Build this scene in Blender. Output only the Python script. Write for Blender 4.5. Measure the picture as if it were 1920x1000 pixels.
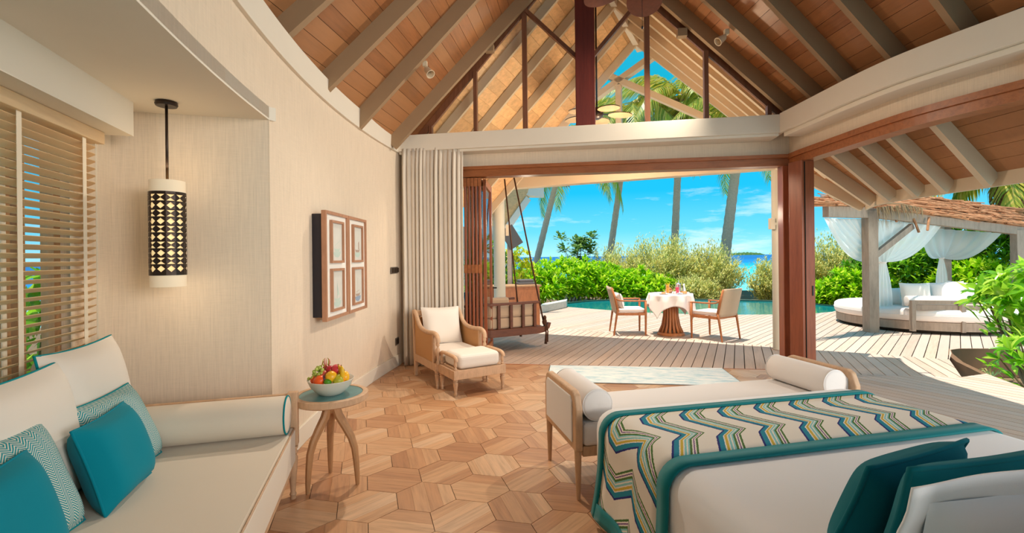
import bpy, bmesh, math, random
from mathutils import Vector, Matrix
V = Vector
random.seed(7)
for o in list(bpy.data.objects): bpy.data.objects.remove(o)
SC = bpy.context.scene
COL = SC.collection

# ------------------------------------------------------------------ camera
FPX, CAMZ, ROLL = 890.0, 1.5, 0.0113
cam_d = bpy.data.cameras.new('camera')
cam = bpy.data.objects.new('camera', cam_d); COL.objects.link(cam)
cam_d.sensor_width = 36.0; cam_d.sensor_fit = 'HORIZONTAL'
cam_d.lens = FPX / 1920 * 36.0
cam_d.shift_y = -17.5 / 1920
cam_d.clip_start = 0.05; cam_d.clip_end = 9000
_c, _s = math.cos(ROLL), math.sin(ROLL)
cam.matrix_world = Matrix(((_c, _s, 0, 0), (0, 0, -1, 0), (-_s, _c, 0, CAMZ), (0, 0, 0, 1)))
SC.camera = cam

# ------------------------------------------------------------------ world sky
W = bpy.data.worlds.new('tropical_sky'); SC.world = W; W.use_nodes = True
nt = W.node_tree; nt.nodes.clear()
def _n(t, **k):
    n = nt.nodes.new(t)
    for a, b in k.items(): setattr(n, a, b)
    return n
tc = _n('ShaderNodeTexCoord'); sep = _n('ShaderNodeSeparateXYZ')
nt.links.new(tc.outputs['Generated'], sep.inputs[0])
ramp = _n('ShaderNodeValToRGB'); cr = ramp.color_ramp
cr.elements[0].position = 0.0; cr.elements[0].color = (0.36, 0.76, 0.88, 1)
cr.elements[1].position = 1.0; cr.elements[1].color = (0.10, 0.38, 0.66, 1)
for p, c in ((0.05, (0.13, 0.60, 0.84, 1)), (0.13, (0.012, 0.45, 0.78, 1)), (0.34, (0.008, 0.40, 0.60, 1))):
    e = cr.elements.new(p); e.color = c
nt.links.new(sep.outputs['Z'], ramp.inputs[0])
mp = _n('ShaderNodeMapping'); mp.inputs['Scale'].default_value = (2.2, 2.2, 11.0)
nt.links.new(tc.outputs['Generated'], mp.inputs[0])
nz = _n('ShaderNodeTexNoise'); nz.inputs['Scale'].default_value = 1.7; nz.inputs['Detail'].default_value = 7; nz.inputs['Roughness'].default_value = .62
nt.links.new(mp.outputs[0], nz.inputs['Vector'])
cl = _n('ShaderNodeValToRGB'); cl.color_ramp.elements[0].position = .545; cl.color_ramp.elements[0].color = (0, 0, 0, 1)
cl.color_ramp.elements[1].position = .78; cl.color_ramp.elements[1].color = (.85, .85, .85, 1)
nt.links.new(nz.outputs[0], cl.inputs[0])
mx = _n('ShaderNodeMixRGB'); mx.inputs[2].default_value = (.95, .97, .98, 1)
nt.links.new(cl.outputs[0], mx.inputs[0]); nt.links.new(ramp.outputs[0], mx.inputs[1])
bg = _n('ShaderNodeBackground'); bg.inputs[1].default_value = .98
out = _n('ShaderNodeOutputWorld')
nt.links.new(mx.outputs[0], bg.inputs[0]); nt.links.new(bg.outputs[0], out.inputs[0])

# ------------------------------------------------------------------ sun, added room fill, exposure
def light(name, typ, loc, energy, col=(1, 1, 1), **k):
    d = bpy.data.lights.new(name, typ); d.energy = energy; d.color = col
    for a, b in k.items(): setattr(d, a, b)
    o = bpy.data.objects.new(name, d); COL.objects.link(o); o.location = loc
    return o
sun = light('sun', 'SUN', (0, 0, 20), 4.6, (1.0, .95, .86), angle=math.radians(.6))
sun.rotation_euler = V((.13, -.02, -1)).to_track_quat('-Z', 'Y').to_euler()
# added fill panel standing in for daylight, out of view behind the camera
back = light('rear_fill_light', 'AREA', (8.5, -6.5, 3.1), 1250, (1.0, .90, .80), shape='RECTANGLE', size=9.0, size_y=3.6)
back.rotation_euler = V((-.64, .75, -.15)).to_track_quat('-Z', 'Y').to_euler()
SC.view_settings.view_transform = 'Standard'; SC.view_settings.look = 'None'
SC.view_settings.gamma = 1.0; SC.view_settings.exposure = 0.46
SC.view_settings.use_curve_mapping = False

# ------------------------------------------------------------------ photograph -> place helpers
def ray(px, py):
    u, v = px - 960, py - 482.5
    a = u - ROLL * v; b = v + ROLL * u
    return V((a / FPX, 1.0, -b / FPX))
CAM = V((0, 0, CAMZ))
def Pz(px, py, z=0.0):
    r = ray(px, py); return CAM + r * ((z - CAMZ) / r.z)
def PY(px, py, Y):
    return CAM + ray(px, py) * Y
def Ppl(px, py, p, n):
    r = ray(px, py); return CAM + r * ((p - CAM).dot(n) / r.dot(n))

# ------------------------------------------------------------------ mesh helper
class MB:
    def __init__(s): s.v = []; s.f = []; s.uv = None
    def add(s, vs, fs):
        b = len(s.v); s.v += [V(p) for p in vs]; s.f += [tuple(i + b for i in f) for f in fs]; return s
    def box(s, c, d, R=None):
        c = V(c); x, y, z = d[0] / 2, d[1] / 2, d[2] / 2
        vs = [V((a, b, e)) for e in (-z, z) for a, b in ((-x, -y), (x, -y), (x, y), (-x, y))]
        if R is not None: vs = [R @ p for p in vs]
        return s.add([p + c for p in vs], [(3, 2, 1, 0), (4, 5, 6, 7), (0, 1, 5, 4), (1, 2, 6, 5), (2, 3, 7, 6), (3, 0, 4, 7)])
    def b2(s, x0, x1, y0, y1, z0, z1):
        return s.box(((x0 + x1) / 2, (y0 + y1) / 2, (z0 + z1) / 2), (abs(x1 - x0), abs(y1 - y0), abs(z1 - z0)))
    def beam(s, p0, p1, w, h, up=(0, 0, 1), off=0.0):
        p0, p1 = V(p0), V(p1); t = (p1 - p0).normalized(); up = V(up)
        sd = t.cross(up).normalized(); up = sd.cross(t).normalized()
        vs = []
        for p in (p0, p1):
            for a, b in ((-1, -1), (1, -1), (1, 1), (-1, 1)):
                vs.append(p + sd * (a * w / 2) + up * (b * h / 2 + off))
        return s.add(vs, [(0, 1, 2, 3), (7, 6, 5, 4), (0, 4, 5, 1), (1, 5, 6, 2), (2, 6, 7, 3), (3, 7, 4, 0)])
    def tube(s, pts, r, seg=8, closed=False, flat=1.0):
        pts = [V(p) for p in pts]; n = len(pts)
        rs = r if isinstance(r, (list, tuple)) else [r] * n
        rings = []; prev = None
        for i, p in enumerate(pts):
            if closed: t = pts[(i + 1) % n] - pts[i - 1]
            else: t = pts[min(i + 1, n - 1)] - pts[max(i - 1, 0)]
            t.normalize()
            if prev is None:
                a = V((0, 0, 1)) if abs(t.z) < .9 else V((1, 0, 0))
                sd = t.cross(a).normalized()
            else:
                sd = (prev - t * prev.dot(t)).normalized()
            prev = sd; up = sd.cross(t)
            rings.append([p + sd * (math.cos(k * 2 * math.pi / seg) * rs[i]) + up * (math.sin(k * 2 * math.pi / seg) * rs[i] * flat) for k in range(seg)])
        vs = [q for R in rings for q in R]; fs = []
        m = n if closed else n - 1
        for i in range(m):
            j = (i + 1) % n
            for k in range(seg):
                l = (k + 1) % seg
                fs.append((i * seg + k, i * seg + l, j * seg + l, j * seg + k))
        if not closed:
            fs.append(tuple(reversed(range(seg)))); fs.append(tuple((n - 1) * seg + k for k in range(seg)))
        return s.add(vs, fs)
    def lathe(s, prof, seg=16, c=(0, 0, 0), R=None, sx=1.0, sy=1.0):
        c = V(c); vs = []; fs = []; n = len(prof)
        for r, z in prof:
            for k in range(seg):
                a = k * 2 * math.pi / seg
                p = V((r * math.cos(a) * sx, r * math.sin(a) * sy, z))
                vs.append((R @ p if R is not None else p) + c)
        for i in range(n - 1):
            for k in range(seg):
                l = (k + 1) % seg
                fs.append((i * seg + k, i * seg + l, (i + 1) * seg + l, (i + 1) * seg + k))
        if prof[0][0] > 1e-5: fs.append(tuple(reversed(range(seg))))
        if prof[-1][0] > 1e-5: fs.append(tuple((n - 1) * seg + k for k in range(seg)))
        return s.add(vs, fs)
    def ball(s, c, rx, ry=None, rz=None, seg=12, R=None):
        ry = rx if ry is None else ry; rz = rx if rz is None else rz
        prof = [(max(1e-6, math.sin(math.pi * i / 8)), -math.cos(math.pi * i / 8)) for i in range(9)]
        M = Matrix(((rx, 0, 0), (0, ry, 0), (0, 0, rz)))
        if R is not None: M = R @ M
        return s.lathe(prof, seg, c, M)
    def prism(s, poly, z0, z1):
        n = len(poly)
        vs = [V((p[0], p[1], z0)) for p in poly] + [V((p[0], p[1], z1)) for p in poly]
        fs = [tuple(reversed(range(n))), tuple(range(n, 2 * n))] + [(i, (i + 1) % n, n + (i + 1) % n, n + i) for i in range(n)]
        return s.add(vs, fs)
    def grid(s, fn, nu, nv, closed=False):
        vs = [V(fn(i / nu, j / nv)) for j in range(nv + 1) for i in range(nu + (0 if closed else 1))]
        w = nu if closed else nu + 1; fs = []
        for j in range(nv):
            for i in range(nu):
                k = (i + 1) % w if closed else i + 1
                fs.append((j * w + i, j * w + k, (j + 1) * w + k, (j + 1) * w + i))
        return s.add(vs, fs)
    def strip(s, a, b, th):
        """wall through two equal polylines a (low) and b (high), given thickness vectors th[i]"""
        n = len(a); vs = list(a) + list(b) + [p + t for p, t in zip(a, th)] + [p + t for p, t in zip(b, th)]
        fs = []
        for i in range(n - 1):
            j = i + 1
            fs += [(i, j, n + j, n + i), (2 * n + j, 2 * n + i, 3 * n + i, 3 * n + j), (n + i, n + j, 3 * n + j, 3 * n + i), (j, i, 2 * n + i, 2 * n + j)]
        fs += [(0, n, 3 * n, 2 * n), (n - 1, 3 * n - 1, 4 * n - 1, 2 * n - 1)]
        return s.add(vs, fs)
    def mesh(s, name, smooth=False):
        me = bpy.data.meshes.new(name); me.from_pydata([tuple(p) for p in s.v], [], s.f); me.update()
        if s.uv:
            ul = me.uv_layers.new(name='UVMap')
            for li, l in enumerate(me.loops): ul.data[li].uv = s.uv[l.vertex_index]
        if smooth:
            for p in me.polygons: p.use_smooth = True
        return me
    def build(s, name, mat, parent=None, smooth=False, bevel=0, seg=2, sub=0, auto=False, fix=True):
        me = s.mesh(name, smooth)
        if fix:
            bm = bmesh.new(); bm.from_mesh(me); bmesh.ops.recalc_face_normals(bm, faces=bm.faces); bm.to_mesh(me); bm.free()
        me.materials.append(mat)
        o = bpy.data.objects.new(name, me); COL.objects.link(o)
        if parent is not None: o.parent = parent
        if bevel:
            m = o.modifiers.new('bevel', 'BEVEL'); m.width = bevel; m.segments = seg; m.limit_method = 'ANGLE'; m.angle_limit = math.radians(40)
        if sub:
            m = o.modifiers.new('sub', 'SUBSURF'); m.levels = sub; m.render_levels = sub
        if auto:
            try: me.set_sharp_from_angle(angle=math.radians(38))
            except Exception: pass
        return o

def tag(o, label=None, cat=None, group=None, kind=None):
    if label: o['label'] = label
    if cat: o['category'] = cat
    if group: o['group'] = group
    if kind: o['kind'] = kind
    return o
def struct(o, label): return tag(o, label, None, None, 'structure')
def thing(name, label, cat, loc=(0, 0, 0), rot=(0, 0, 0), group=None):
    o = bpy.data.objects.new(name, None); COL.objects.link(o); o.empty_display_size = .1
    if isinstance(rot, Matrix): o.matrix_world = Matrix.Translation(V(loc)) @ rot.to_4x4()
    else: o.location = loc; o.rotation_euler = rot
    return tag(o, label, cat, group)
def inst(me, name, parent, M):
    o = bpy.data.objects.new(name, me); COL.objects.link(o)
    if parent is not None: o.parent = parent
    o.matrix_local = M
    return o
def RZ(a): return Matrix.Rotation(a, 3, 'Z')
def basis(x, y, z): return Matrix((x, y, z)).transposed()

# ------------------------------------------------------------------ materials
MATS = {}
class NT:
    def __init__(s, name):
        s.m = bpy.data.materials.new(name); s.m.use_nodes = True; s.t = s.m.node_tree; s.t.nodes.clear()
        s.o = s.n('ShaderNodeOutputMaterial')
        s.p = s.n('ShaderNodeBsdfPrincipled'); s.l(s.p.outputs[0], s.o.inputs[0])
    def n(s, t, **k):
        q = s.t.nodes.new(t)
        for a, b in k.items(): setattr(q, a, b)
        return q
    def l(s, a, b): s.t.links.new(a, b)
    def coord(s, kind='Object', scale=(1, 1, 1), rnd=0.0, rot=(0, 0, 0)):
        t = s.n('ShaderNodeTexCoord'); m = s.n('ShaderNodeMapping')
        m.inputs['Scale'].default_value = scale; m.inputs['Rotation'].default_value = rot
        src = t.outputs[kind]
        if rnd:
            oi = s.n('ShaderNodeObjectInfo'); mu = s.n('ShaderNodeMath', operation='MULTIPLY'); mu.inputs[1].default_value = rnd
            s.l(oi.outputs['Random'], mu.inputs[0])
            ad = s.n('ShaderNodeVectorMath', operation='ADD'); s.l(src, ad.inputs[0]); s.l(mu.outputs[0], ad.inputs[1]); src = ad.outputs[0]
        s.l(src, m.inputs[0]); return m.outputs[0]
    def noise(s, vec, scale=5, detail=4, rough=.55):
        q = s.n('ShaderNodeTexNoise'); q.inputs['Scale'].default_value = scale; q.inputs['Detail'].default_value = detail; q.inputs['Roughness'].default_value = rough
        s.l(vec, q.inputs['Vector']); return q.outputs[0]
    def ramp(s, fac, stops, const=False):
        r = s.n('ShaderNodeValToRGB'); e = r.color_ramp
        if const: e.interpolation = 'CONSTANT'
        e.elements[0].position = stops[0][0]; e.elements[0].color = (*stops[0][1], 1)
        e.elements[1].position = stops[-1][0]; e.elements[1].color = (*stops[-1][1], 1)
        for p, c in stops[1:-1]:
            q = e.elements.new(p); q.color = (*c, 1)
        s.l(fac, r.inputs[0]); return r.outputs[0]
    def mix(s, fac, a, b, mode='MIX'):
        q = s.n('ShaderNodeMixRGB', blend_type=mode)
        for i, x in zip((0, 1, 2), (fac, a, b)):
            if hasattr(x, 'is_output'): s.l(x, q.inputs[i])
            elif i == 0: q.inputs[0].default_value = x
            else: q.inputs[i].default_value = (*x, 1)
        return q.outputs[0]
    def math(s, op, a, b=None, c=None):
        q = s.n('ShaderNodeMath', operation=op)
        for i, x in enumerate((a, b, c)):
            if x is None: continue
            if hasattr(x, 'is_output'): s.l(x, q.inputs[i])
            else: q.inputs[i].default_value = x
        return q.outputs[0]
    def bump(s, h, st=.2, d=.01):
        q = s.n('ShaderNodeBump'); q.inputs['Strength'].default_value = st; q.inputs['Distance'].default_value = d
        s.l(h, q.inputs['Height']); s.l(q.outputs[0], s.p.inputs['Normal'])
    def col(s, c):
        if hasattr(c, 'is_output'): s.l(c, s.p.inputs['Base Color'])
        else: s.p.inputs['Base Color'].default_value = (*c, 1)
    def fin(s, rough=.6, spec=.4, metal=0.0):
        s.p.inputs['Roughness'].default_value = rough; s.p.inputs['Specular IOR Level'].default_value = spec; s.p.inputs['Metallic'].default_value = metal
        return s.m
def sr(r, g, b):
    f = lambda c: ((c / 255 + .055) / 1.055) ** 2.4 if c > 10 else c / 255 / 12.92
    return (f(r), f(g), f(b))
def sc(c, k): return tuple(min(1, x * k) for x in c)
def plain(name, c, rough=.5, spec=.4, metal=0, var=.06, vs=6):
    t = NT(name); n = t.noise(t.coord(), vs, 3)
    t.col(t.mix(n, sc(c, 1 - var), sc(c, 1 + var))); return t.fin(rough, spec, metal)
def wood(name, c, dark=.72, light=1.12, scale=(1.2, 14, 14), rough=.45, spec=.35, rnd=.35, bump=.12, tint=None):
    """grain along the local X axis, one tone per piece"""
    t = NT(name); v = t.coord('Object', scale, 23.0)
    g = t.noise(v, 2.2, 6, .62); g2 = t.noise(v, 9, 3, .6)
    a = t.ramp(g, [(.3, sc(c, dark)), (.52, c), (.72, sc(c, light))])
    a = t.mix(.18, a, t.ramp(g2, [(.35, sc(c, dark * .8)), (.65, sc(c, light))]))
    oi = t.n('ShaderNodeObjectInfo')
    k = t.math('MULTIPLY_ADD', oi.outputs['Random'], rnd, 1 - rnd / 2)
    hs = t.n('ShaderNodeHueSaturation'); t.l(k, hs.inputs['Value']); t.l(a, hs.inputs['Color'])
    if tint:
        r2 = t.math('FRACT', t.math('MULTIPLY', oi.outputs['Random'], 7.3))
        t.col(t.mix(t.math('MULTIPLY', r2, .75), hs.outputs[0], tint))
    else: t.col(hs.outputs[0])
    t.bump(g, bump, .004); return t.fin(rough, spec)
def fabric(name, c, rough=.9, weave=260, st=.12, var=.05, wr=0.0, sheen=0.15):
    t = NT(name); v = t.coord()
    n = t.noise(v, 3.5, 3); t.col(t.mix(n, sc(c, 1 - var), sc(c, 1 + var)))
    w = t.noise(v, weave, 2)
    if wr:
        w = t.math('ADD', t.math('MULTIPLY', w, .25), t.math('MULTIPLY', t.noise(v, 7, 3, .6), wr * 4))
    t.bump(w, st, .004)
    t.p.inputs['Sheen Weight'].default_value = sheen
    return t.fin(rough, .15)
def leafm(name, stops, trans=.35, rough=.38, back=1.0):
    t = NT(name); g = t.n('ShaderNodeNewGeometry'); oi = t.n('ShaderNodeObjectInfo')
    r = t.math('FRACT', t.math('ADD', g.outputs['Random Per Island'], oi.outputs['Random']))
    c = t.ramp(r, stops); t.col(c); t.fin(rough, .35)
    tr = t.n('ShaderNodeBsdfTranslucent'); t.l(t.mix(.5, c, (.75, .9, .12), 'MULTIPLY'), tr.inputs[0]) if False else t.l(c, tr.inputs[0])
    ms = t.n('ShaderNodeMixShader'); ms.inputs[0].default_value = trans
    t.l(t.p.outputs[0], ms.inputs[1]); t.l(tr.outputs[0], ms.inputs[2]); t.l(ms.outputs[0], t.o.inputs[0])
    return t.m
def glassm(name, tint=(.97, .985, .98), refl=.1):
    t = NT(name); tr = t.n('ShaderNodeBsdfTransparent'); tr.inputs[0].default_value = (*tint, 1)
    gl = t.n('ShaderNodeBsdfGlossy'); gl.inputs['Roughness'].default_value = .02
    lw = t.n('ShaderNodeLayerWeight'); lw.inputs[0].default_value = .5
    fc = t.math('MULTIPLY_ADD', t.math('POWER', lw.outputs['Facing'], 4.0), .6, .03)
    ms = t.n('ShaderNodeMixShader'); t.l(fc, ms.inputs[0]); t.l(tr.outputs[0], ms.inputs[1]); t.l(gl.outputs[0], ms.inputs[2])
    t.l(ms.outputs[0], t.o.inputs[0]); return t.m

M = {}
def wallpaper():
    t = NT('grasscloth_wallpaper')
    v = t.coord('Object', (26, 26, .7)); n = t.noise(v, 6, 5, .65)
    v2 = t.coord('Object', (3, 3, 90)); n2 = t.noise(v2, 4, 2)
    m = t.math('ADD', t.math('MULTIPLY', n, .7), t.math('MULTIPLY', n2, .3))
    c = sr(224, 206, 184)
    t.col(t.ramp(m, [(.3, sc(c, .86)), (.5, c), (.7, sc(c, 1.1))])); t.bump(m, .12, .004); return t.fin(.9, .1)
M['paper'] = wallpaper()
M['white_paint'] = plain('warm_white_paint', sr(226, 216, 200), .7, .2, var=.02)
M['cream_paint'] = plain('cream_timber_paint', sr(156, 128, 98), .55, .3, var=.05)
M['porch_paint'] = plain('porch_cream_paint', sr(212, 192, 164), .55, .3, var=.04)
M['ceil_wood'] = wood('ceiling_teak_planks', sr(156, 100, 60), .7, 1.18, (1.0, 10, 10), .36, .5, .28, tint=sr(176, 126, 84))
M['porch_wood'] = wood('pale_porch_planks', sr(232, 186, 134), .78, 1.15, (1.0, 10, 10), .4, .4, .3)
M['red_wood'] = wood('red_hardwood', sr(150, 82, 52), .7, 1.15, (9, 9, .9), .4, .4, .2)
M['red_wood_x'] = wood('red_hardwood_lengthwise', sr(164, 98, 56), .7, 1.15, (.9, 12, 12), .4, .4, .2)
M['mullion_wood'] = wood('brown_mullion_wood', sr(122, 78, 54), .7, 1.2, (12, 12, .8), .4, .4, .15)
M['post_wood'] = wood('dark_red_post_wood', sr(96, 38, 28), .7, 1.2, (12, 12, .8), .4, .4, .15)
M['oak'] = wood('pale_oak', sr(206, 168, 134), .8, 1.08, (8, 8, 3), .5, .3, .08, .06)
M['oak_dark'] = wood('honey_oak', sr(186, 140, 98), .78, 1.1, (8, 8, 3), .45, .35, .1, .06)
M['teak'] = wood('outdoor_teak', sr(176, 108, 62), .72, 1.15, (8, 8, 3), .45, .35, .15)
M['grey_teak'] = wood('weathered_grey_teak', sr(168, 146, 128), .74, 1.12, (8, 8, 1.5), .7, .2, .15)
M['deck'] = wood('weathered_deck_board', sr(200, 170, 148), .78, 1.1, (1.0, 16, 16), .7, .2, .22, .15, tint=sr(192, 172, 158))
M['dark_gap'] = plain('dark_underlay', (.03, .022, .016), .9, .1)
def parquet():
    t = NT('oak_parquet'); v = t.coord('UV', (1.3, 15, 1), 11.0)
    g = t.noise(v, 2.6, 6, .6)
    at = t.n('ShaderNodeAttribute'); at.attribute_name = 'tone'
    oi = t.n('ShaderNodeObjectInfo')
    r = t.math('ADD', t.math('MULTIPLY', at.outputs['Fac'], .48), t.math('MULTIPLY', oi.outputs['Random'], .52))
    base = t.ramp(r, [(0, sr(168, 116, 80)), (.35, sr(196, 146, 106)), (.7, sr(212, 168, 128)), (1, sr(218, 184, 152))])
    c = t.mix(.55, base, t.ramp(g, [(.3, (.55, .5, .46)), (.5, (.9, .9, .9)), (.7, (1.15, 1.12, 1.08))]), 'MULTIPLY')
    t.col(c); t.bump(g, .06, .003); return t.fin(.36, .45)
M['parquet'] = parquet()
M['cushion_white'] = fabric('off_white_linen', sr(226, 216, 204), var=.02, wr=.12, st=.16)
M['bed_white'] = fabric('white_bed_linen', sr(234, 232, 232), var=.015, weave=400, st=.06)
M['bench_white'] = fabric('oat_linen', sr(224, 218, 214), var=.02, weave=300, st=.1)
M['sofa_linen'] = fabric('sofa_linen', sr(220, 206, 188), var=.02, weave=300, st=.1)
M['teal'] = fabric('teal_ribbed_cotton', sr(0, 128, 146), var=.08, weave=120, st=.22, wr=.1, sheen=.05)
M['teal_dark'] = fabric('deep_teal_velvet', sr(0, 98, 108), var=.15, weave=160, st=.2, wr=.2, sheen=.05)
M['teal_pipe'] = plain('teal_piping', sr(0, 132, 140), .8, .2)
M['teal_border'] = fabric('teal_silk_border', sr(0, 118, 122), .6, 200, .15, .1, .1)
M['curtain'] = fabric('beige_curtain_linen', sr(214, 202, 186), var=.05, weave=240, st=.12)
def sheer():
    t = NT('white_sheer'); t.col(sr(250, 246, 240)); t.fin(.9, .1)
    tl = t.n('ShaderNodeBsdfTranslucent'); tl.inputs[0].default_value = (.95, .93, .9, 1)
    m1 = t.n('ShaderNodeMixShader'); m1.inputs[0].default_value = .5; t.l(t.p.outputs[0], m1.inputs[1]); t.l(tl.outputs[0], m1.inputs[2])
    tp = t.n('ShaderNodeBsdfTransparent'); m2 = t.n('ShaderNodeMixShader'); m2.inputs[0].default_value = .08
    t.l(m1.outputs[0], m2.inputs[1]); t.l(tp.outputs[0], m2.inputs[2]); t.l(m2.outputs[0], t.o.inputs[0]); return t.m
M['sheer'] = sheer()
def herring():
    t = NT('teal_herringbone_weave'); tc_ = t.n('ShaderNodeTexCoord'); sp = t.n('ShaderNodeSeparateXYZ'); t.l(tc_.outputs['Object'], sp.inputs[0])
    tri = t.math('ABSOLUTE', t.math('SUBTRACT', t.math('FRACT', t.math('DIVIDE', sp.outputs['X'], .056)), .5))
    s_ = t.math('FRACT', t.math('DIVIDE', t.math('ADD', sp.outputs['Z'], t.math('MULTIPLY', tri, .05)), .0105))
    t.col(t.mix(t.math('GREATER_THAN', s_, .46), sr(202, 206, 196), sr(36, 140, 150)))
    t.bump(s_, .1, .002); return t.fin(.9, .1)
M['herring'] = herring()
def chevron():
    t = NT('embroidered_chevron'); tc_ = t.n('ShaderNodeTexCoord'); sp = t.n('ShaderNodeSeparateXYZ'); t.l(tc_.outputs['UV'], sp.inputs[0])
    u, v = sp.outputs['X'], sp.outputs['Y']
    cv = t.n('ShaderNodeFloatCurve'); c = cv.mapping.curves[0]
    for (a, b), i in zip(((0, .0), (.12, .42), (.26, .54), (.58, .02), (.68, .42), (1, 1.0)), range(6)):
        if i == 0: c.points[0].location = (a, b); p = c.points[0]
        elif i == 5: c.points[-1].location = (a, b); p = c.points[-1]
        else: p = c.points.new(a, b)
        p.handle_type = 'VECTOR'
    cv.mapping.update(); t.l(v, cv.inputs['Value'])
    w = t.noise(t.coord('UV', (1, 1, 1)), 60, 2)
    s_ = t.math('ADD', u, t.math('ADD', t.math('MULTIPLY', cv.outputs[0], .20), t.math('MULTIPLY', w, .008)))
    fr = t.math('FRACT', t.math('DIVIDE', s_, .24))
    wh = sr(222, 214, 202); nv = sr(44, 48, 112); te = sr(40, 128, 150); ye = sr(196, 166, 66); gr = sr(78, 112, 58); pu = sr(112, 72, 124); aq = sr(130, 186, 186)
    st = [(0, wh), (.16, nv), (.205, te), (.32, wh), (.345, ye), (.405, wh), (.43, aq), (.48, wh), (.51, aq), (.55, gr), (.60, wh), (.63, pu), (.66, wh), (.69, gr), (.735, wh), (.93, wh)]
    cc = t.ramp(fr, st, True); t.col(cc)
    bw = t.n('ShaderNodeRGBToBW'); t.l(cc, bw.inputs[0]); t.bump(t.math('SUBTRACT', 1.0, bw.outputs[0]), .35, .004)
    return t.fin(.85, .15)
M['chevron'] = chevron()
def caning():
    t = NT('woven_cane'); v = t.coord('Object', (1, 1, 1)); 
    sp = t.n('ShaderNodeSeparateXYZ'); t.l(v, sp.inputs[0])
    a = t.math('SINE', t.math('MULTIPLY', t.math('ADD', sp.outputs['X'], sp.outputs['Y']), 420)); b = t.math('SINE', t.math('MULTIPLY', sp.outputs['Z'], 420))
    h = t.math('MULTIPLY', a, b); t.col(t.mix(t.math('GREATER_THAN', h, .1), sr(206, 158, 104), sr(170, 116, 70))); t.bump(h, .3, .003); return t.fin(.6, .3)
M['cane'] = caning()
M['bronze'] = plain('dark_bronze', sr(58, 44, 36), .35, .5, .6)
M['dark_box'] = plain('dark_cabinet', sr(38, 34, 40), .5, .4)
M['mat_board'] = plain('white_mat_board', sr(234, 230, 222), .8, .2, var=.01)
M['frame_wood'] = wood('picture_frame_wood', sr(176, 128, 98), .8, 1.1, (8, 8, 2), .4, .4, .05)
M['art_paper'] = plain('pale_art_paper', sr(206, 204, 196), .8, .2, var=.08, vs=9)
M['ink_green'] = plain('washed_green_ink', sr(186, 202, 192), .8, .1)
M['ink_brown'] = plain('washed_brown_ink', sr(172, 152, 138), .8, .1)
M['ink_blue'] = plain('washed_blue_ink', sr(146, 162, 182), .8, .1)
M['black'] = plain('black_plastic', (.02, .02, .022), .4, .4)
M['switch'] = plain('grey_switch_plate', sr(112, 104, 96), .4, .5, .4)
M['blind_wood'] = wood('pale_blind_slat', sr(240, 214, 176), .88, 1.06, (12, 1.2, 12), .45, .35, .06, .05)
def slat_t():
    m = M['blind_wood']; nt_ = m.node_tree; o_ = [n for n in nt_.nodes if n.type == 'OUTPUT_MATERIAL'][0]; p_ = [n for n in nt_.nodes if n.type == 'BSDF_PRINCIPLED'][0]
    tl = nt_.nodes.new('ShaderNodeBsdfTranslucent'); tl.inputs[0].default_value = (.98, .82, .58, 1); ms = nt_.nodes.new('ShaderNodeMixShader'); ms.inputs[0].default_value = .45
    nt_.links.new(p_.outputs[0], ms.inputs[1]); nt_.links.new(tl.outputs[0], ms.inputs[2]); nt_.links.new(ms.outputs[0], o_.inputs[0])
slat_t()
M['tape'] = fabric('blind_tape', sr(226, 212, 190))
M['glass'] = glassm('clear_glass')
M['stone_teal'] = plain('teal_stone_inlay', sr(86, 136, 138), .35, .5, var=.3, vs=14)
M['ceramic'] = plain('grey_white_ceramic', sr(216, 212, 198), .25, .5, var=.03)
M['rope'] = plain('brown_rope', sr(84, 56, 42), .9, .1, var=.25, vs=60)
M['swing_wood'] = wood('swing_hardwood', sr(106, 62, 42), .7, 1.15, (3, 9, 9), .45, .35, .1)
M['taupe'] = fabric('taupe_outdoor_fabric', sr(188, 160, 132))
M['plaster'] = plain('white_plaster', sr(228, 222, 212), .8, .2, var=.03)
M['col_paint'] = plain('column_paint', sr(206, 196, 176), .7, .25, var=.03)
M['stone'] = plain('pale_coral_stone', sr(204, 196, 182), .85, .2, var=.2, vs=18)
M['soil'] = plain('garden_soil', sr(120, 98, 76), .95, .1, var=.3, vs=9)
M['planter_wall'] = plain('planter_brown_wall', sr(122, 92, 70), .85, .15, var=.15)
M['sand'] = plain('white_beach_sand', sr(244, 232, 212), .95, .1, var=.04)
M['bark'] = plain('palm_bark', sr(196, 172, 156), .9, .15, var=.25, vs=14)
M['bark_dark'] = plain('dark_thatch', sr(110, 78, 56), .9, .1, var=.3)
M['twig'] = wood('thatch_twig', sr(176, 122, 86), .6, 1.2, (3, 3, 3), .85, .15, .3)
M['dry_frond'] = leafm('dry_palm_leaf', [(0, sr(150, 116, 84)), (.5, sr(186, 152, 108)), (1, sr(120, 96, 76))], .2, .7)
M['frond'] = leafm('palm_leaflet', [(0, sr(120, 148, 50)), (.4, sr(178, 182, 64)), (.75, sr(216, 192, 76)), (1, sr(232, 206, 116))], .45)
M['leaf_bright'] = leafm('bright_shrub_leaf', [(0, sr(84, 150, 8)), (.35, sr(146, 204, 14)), (.7, sr(190, 226, 34)), (1, sr(232, 240, 80))], .55, .3)
M['leaf_mid'] = leafm('mid_green_leaf', [(0, sr(40, 96, 10)), (.5, sr(96, 158, 22)), (1, sr(156, 196, 40))], .35, .32)
M['leaf_big'] = leafm('large_glossy_leaf', [(0, sr(76, 150, 14)), (.5, sr(140, 198, 34)), (1, sr(212, 234, 90))], .5, .25)
M['leaf_olive'] = leafm('feathery_olive_leaf', [(0, sr(160, 166, 84)), (.4, sr(206, 206, 122)), (.75, sr(230, 226, 158)), (1, sr(250, 220, 110))], .62, .5)
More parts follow.
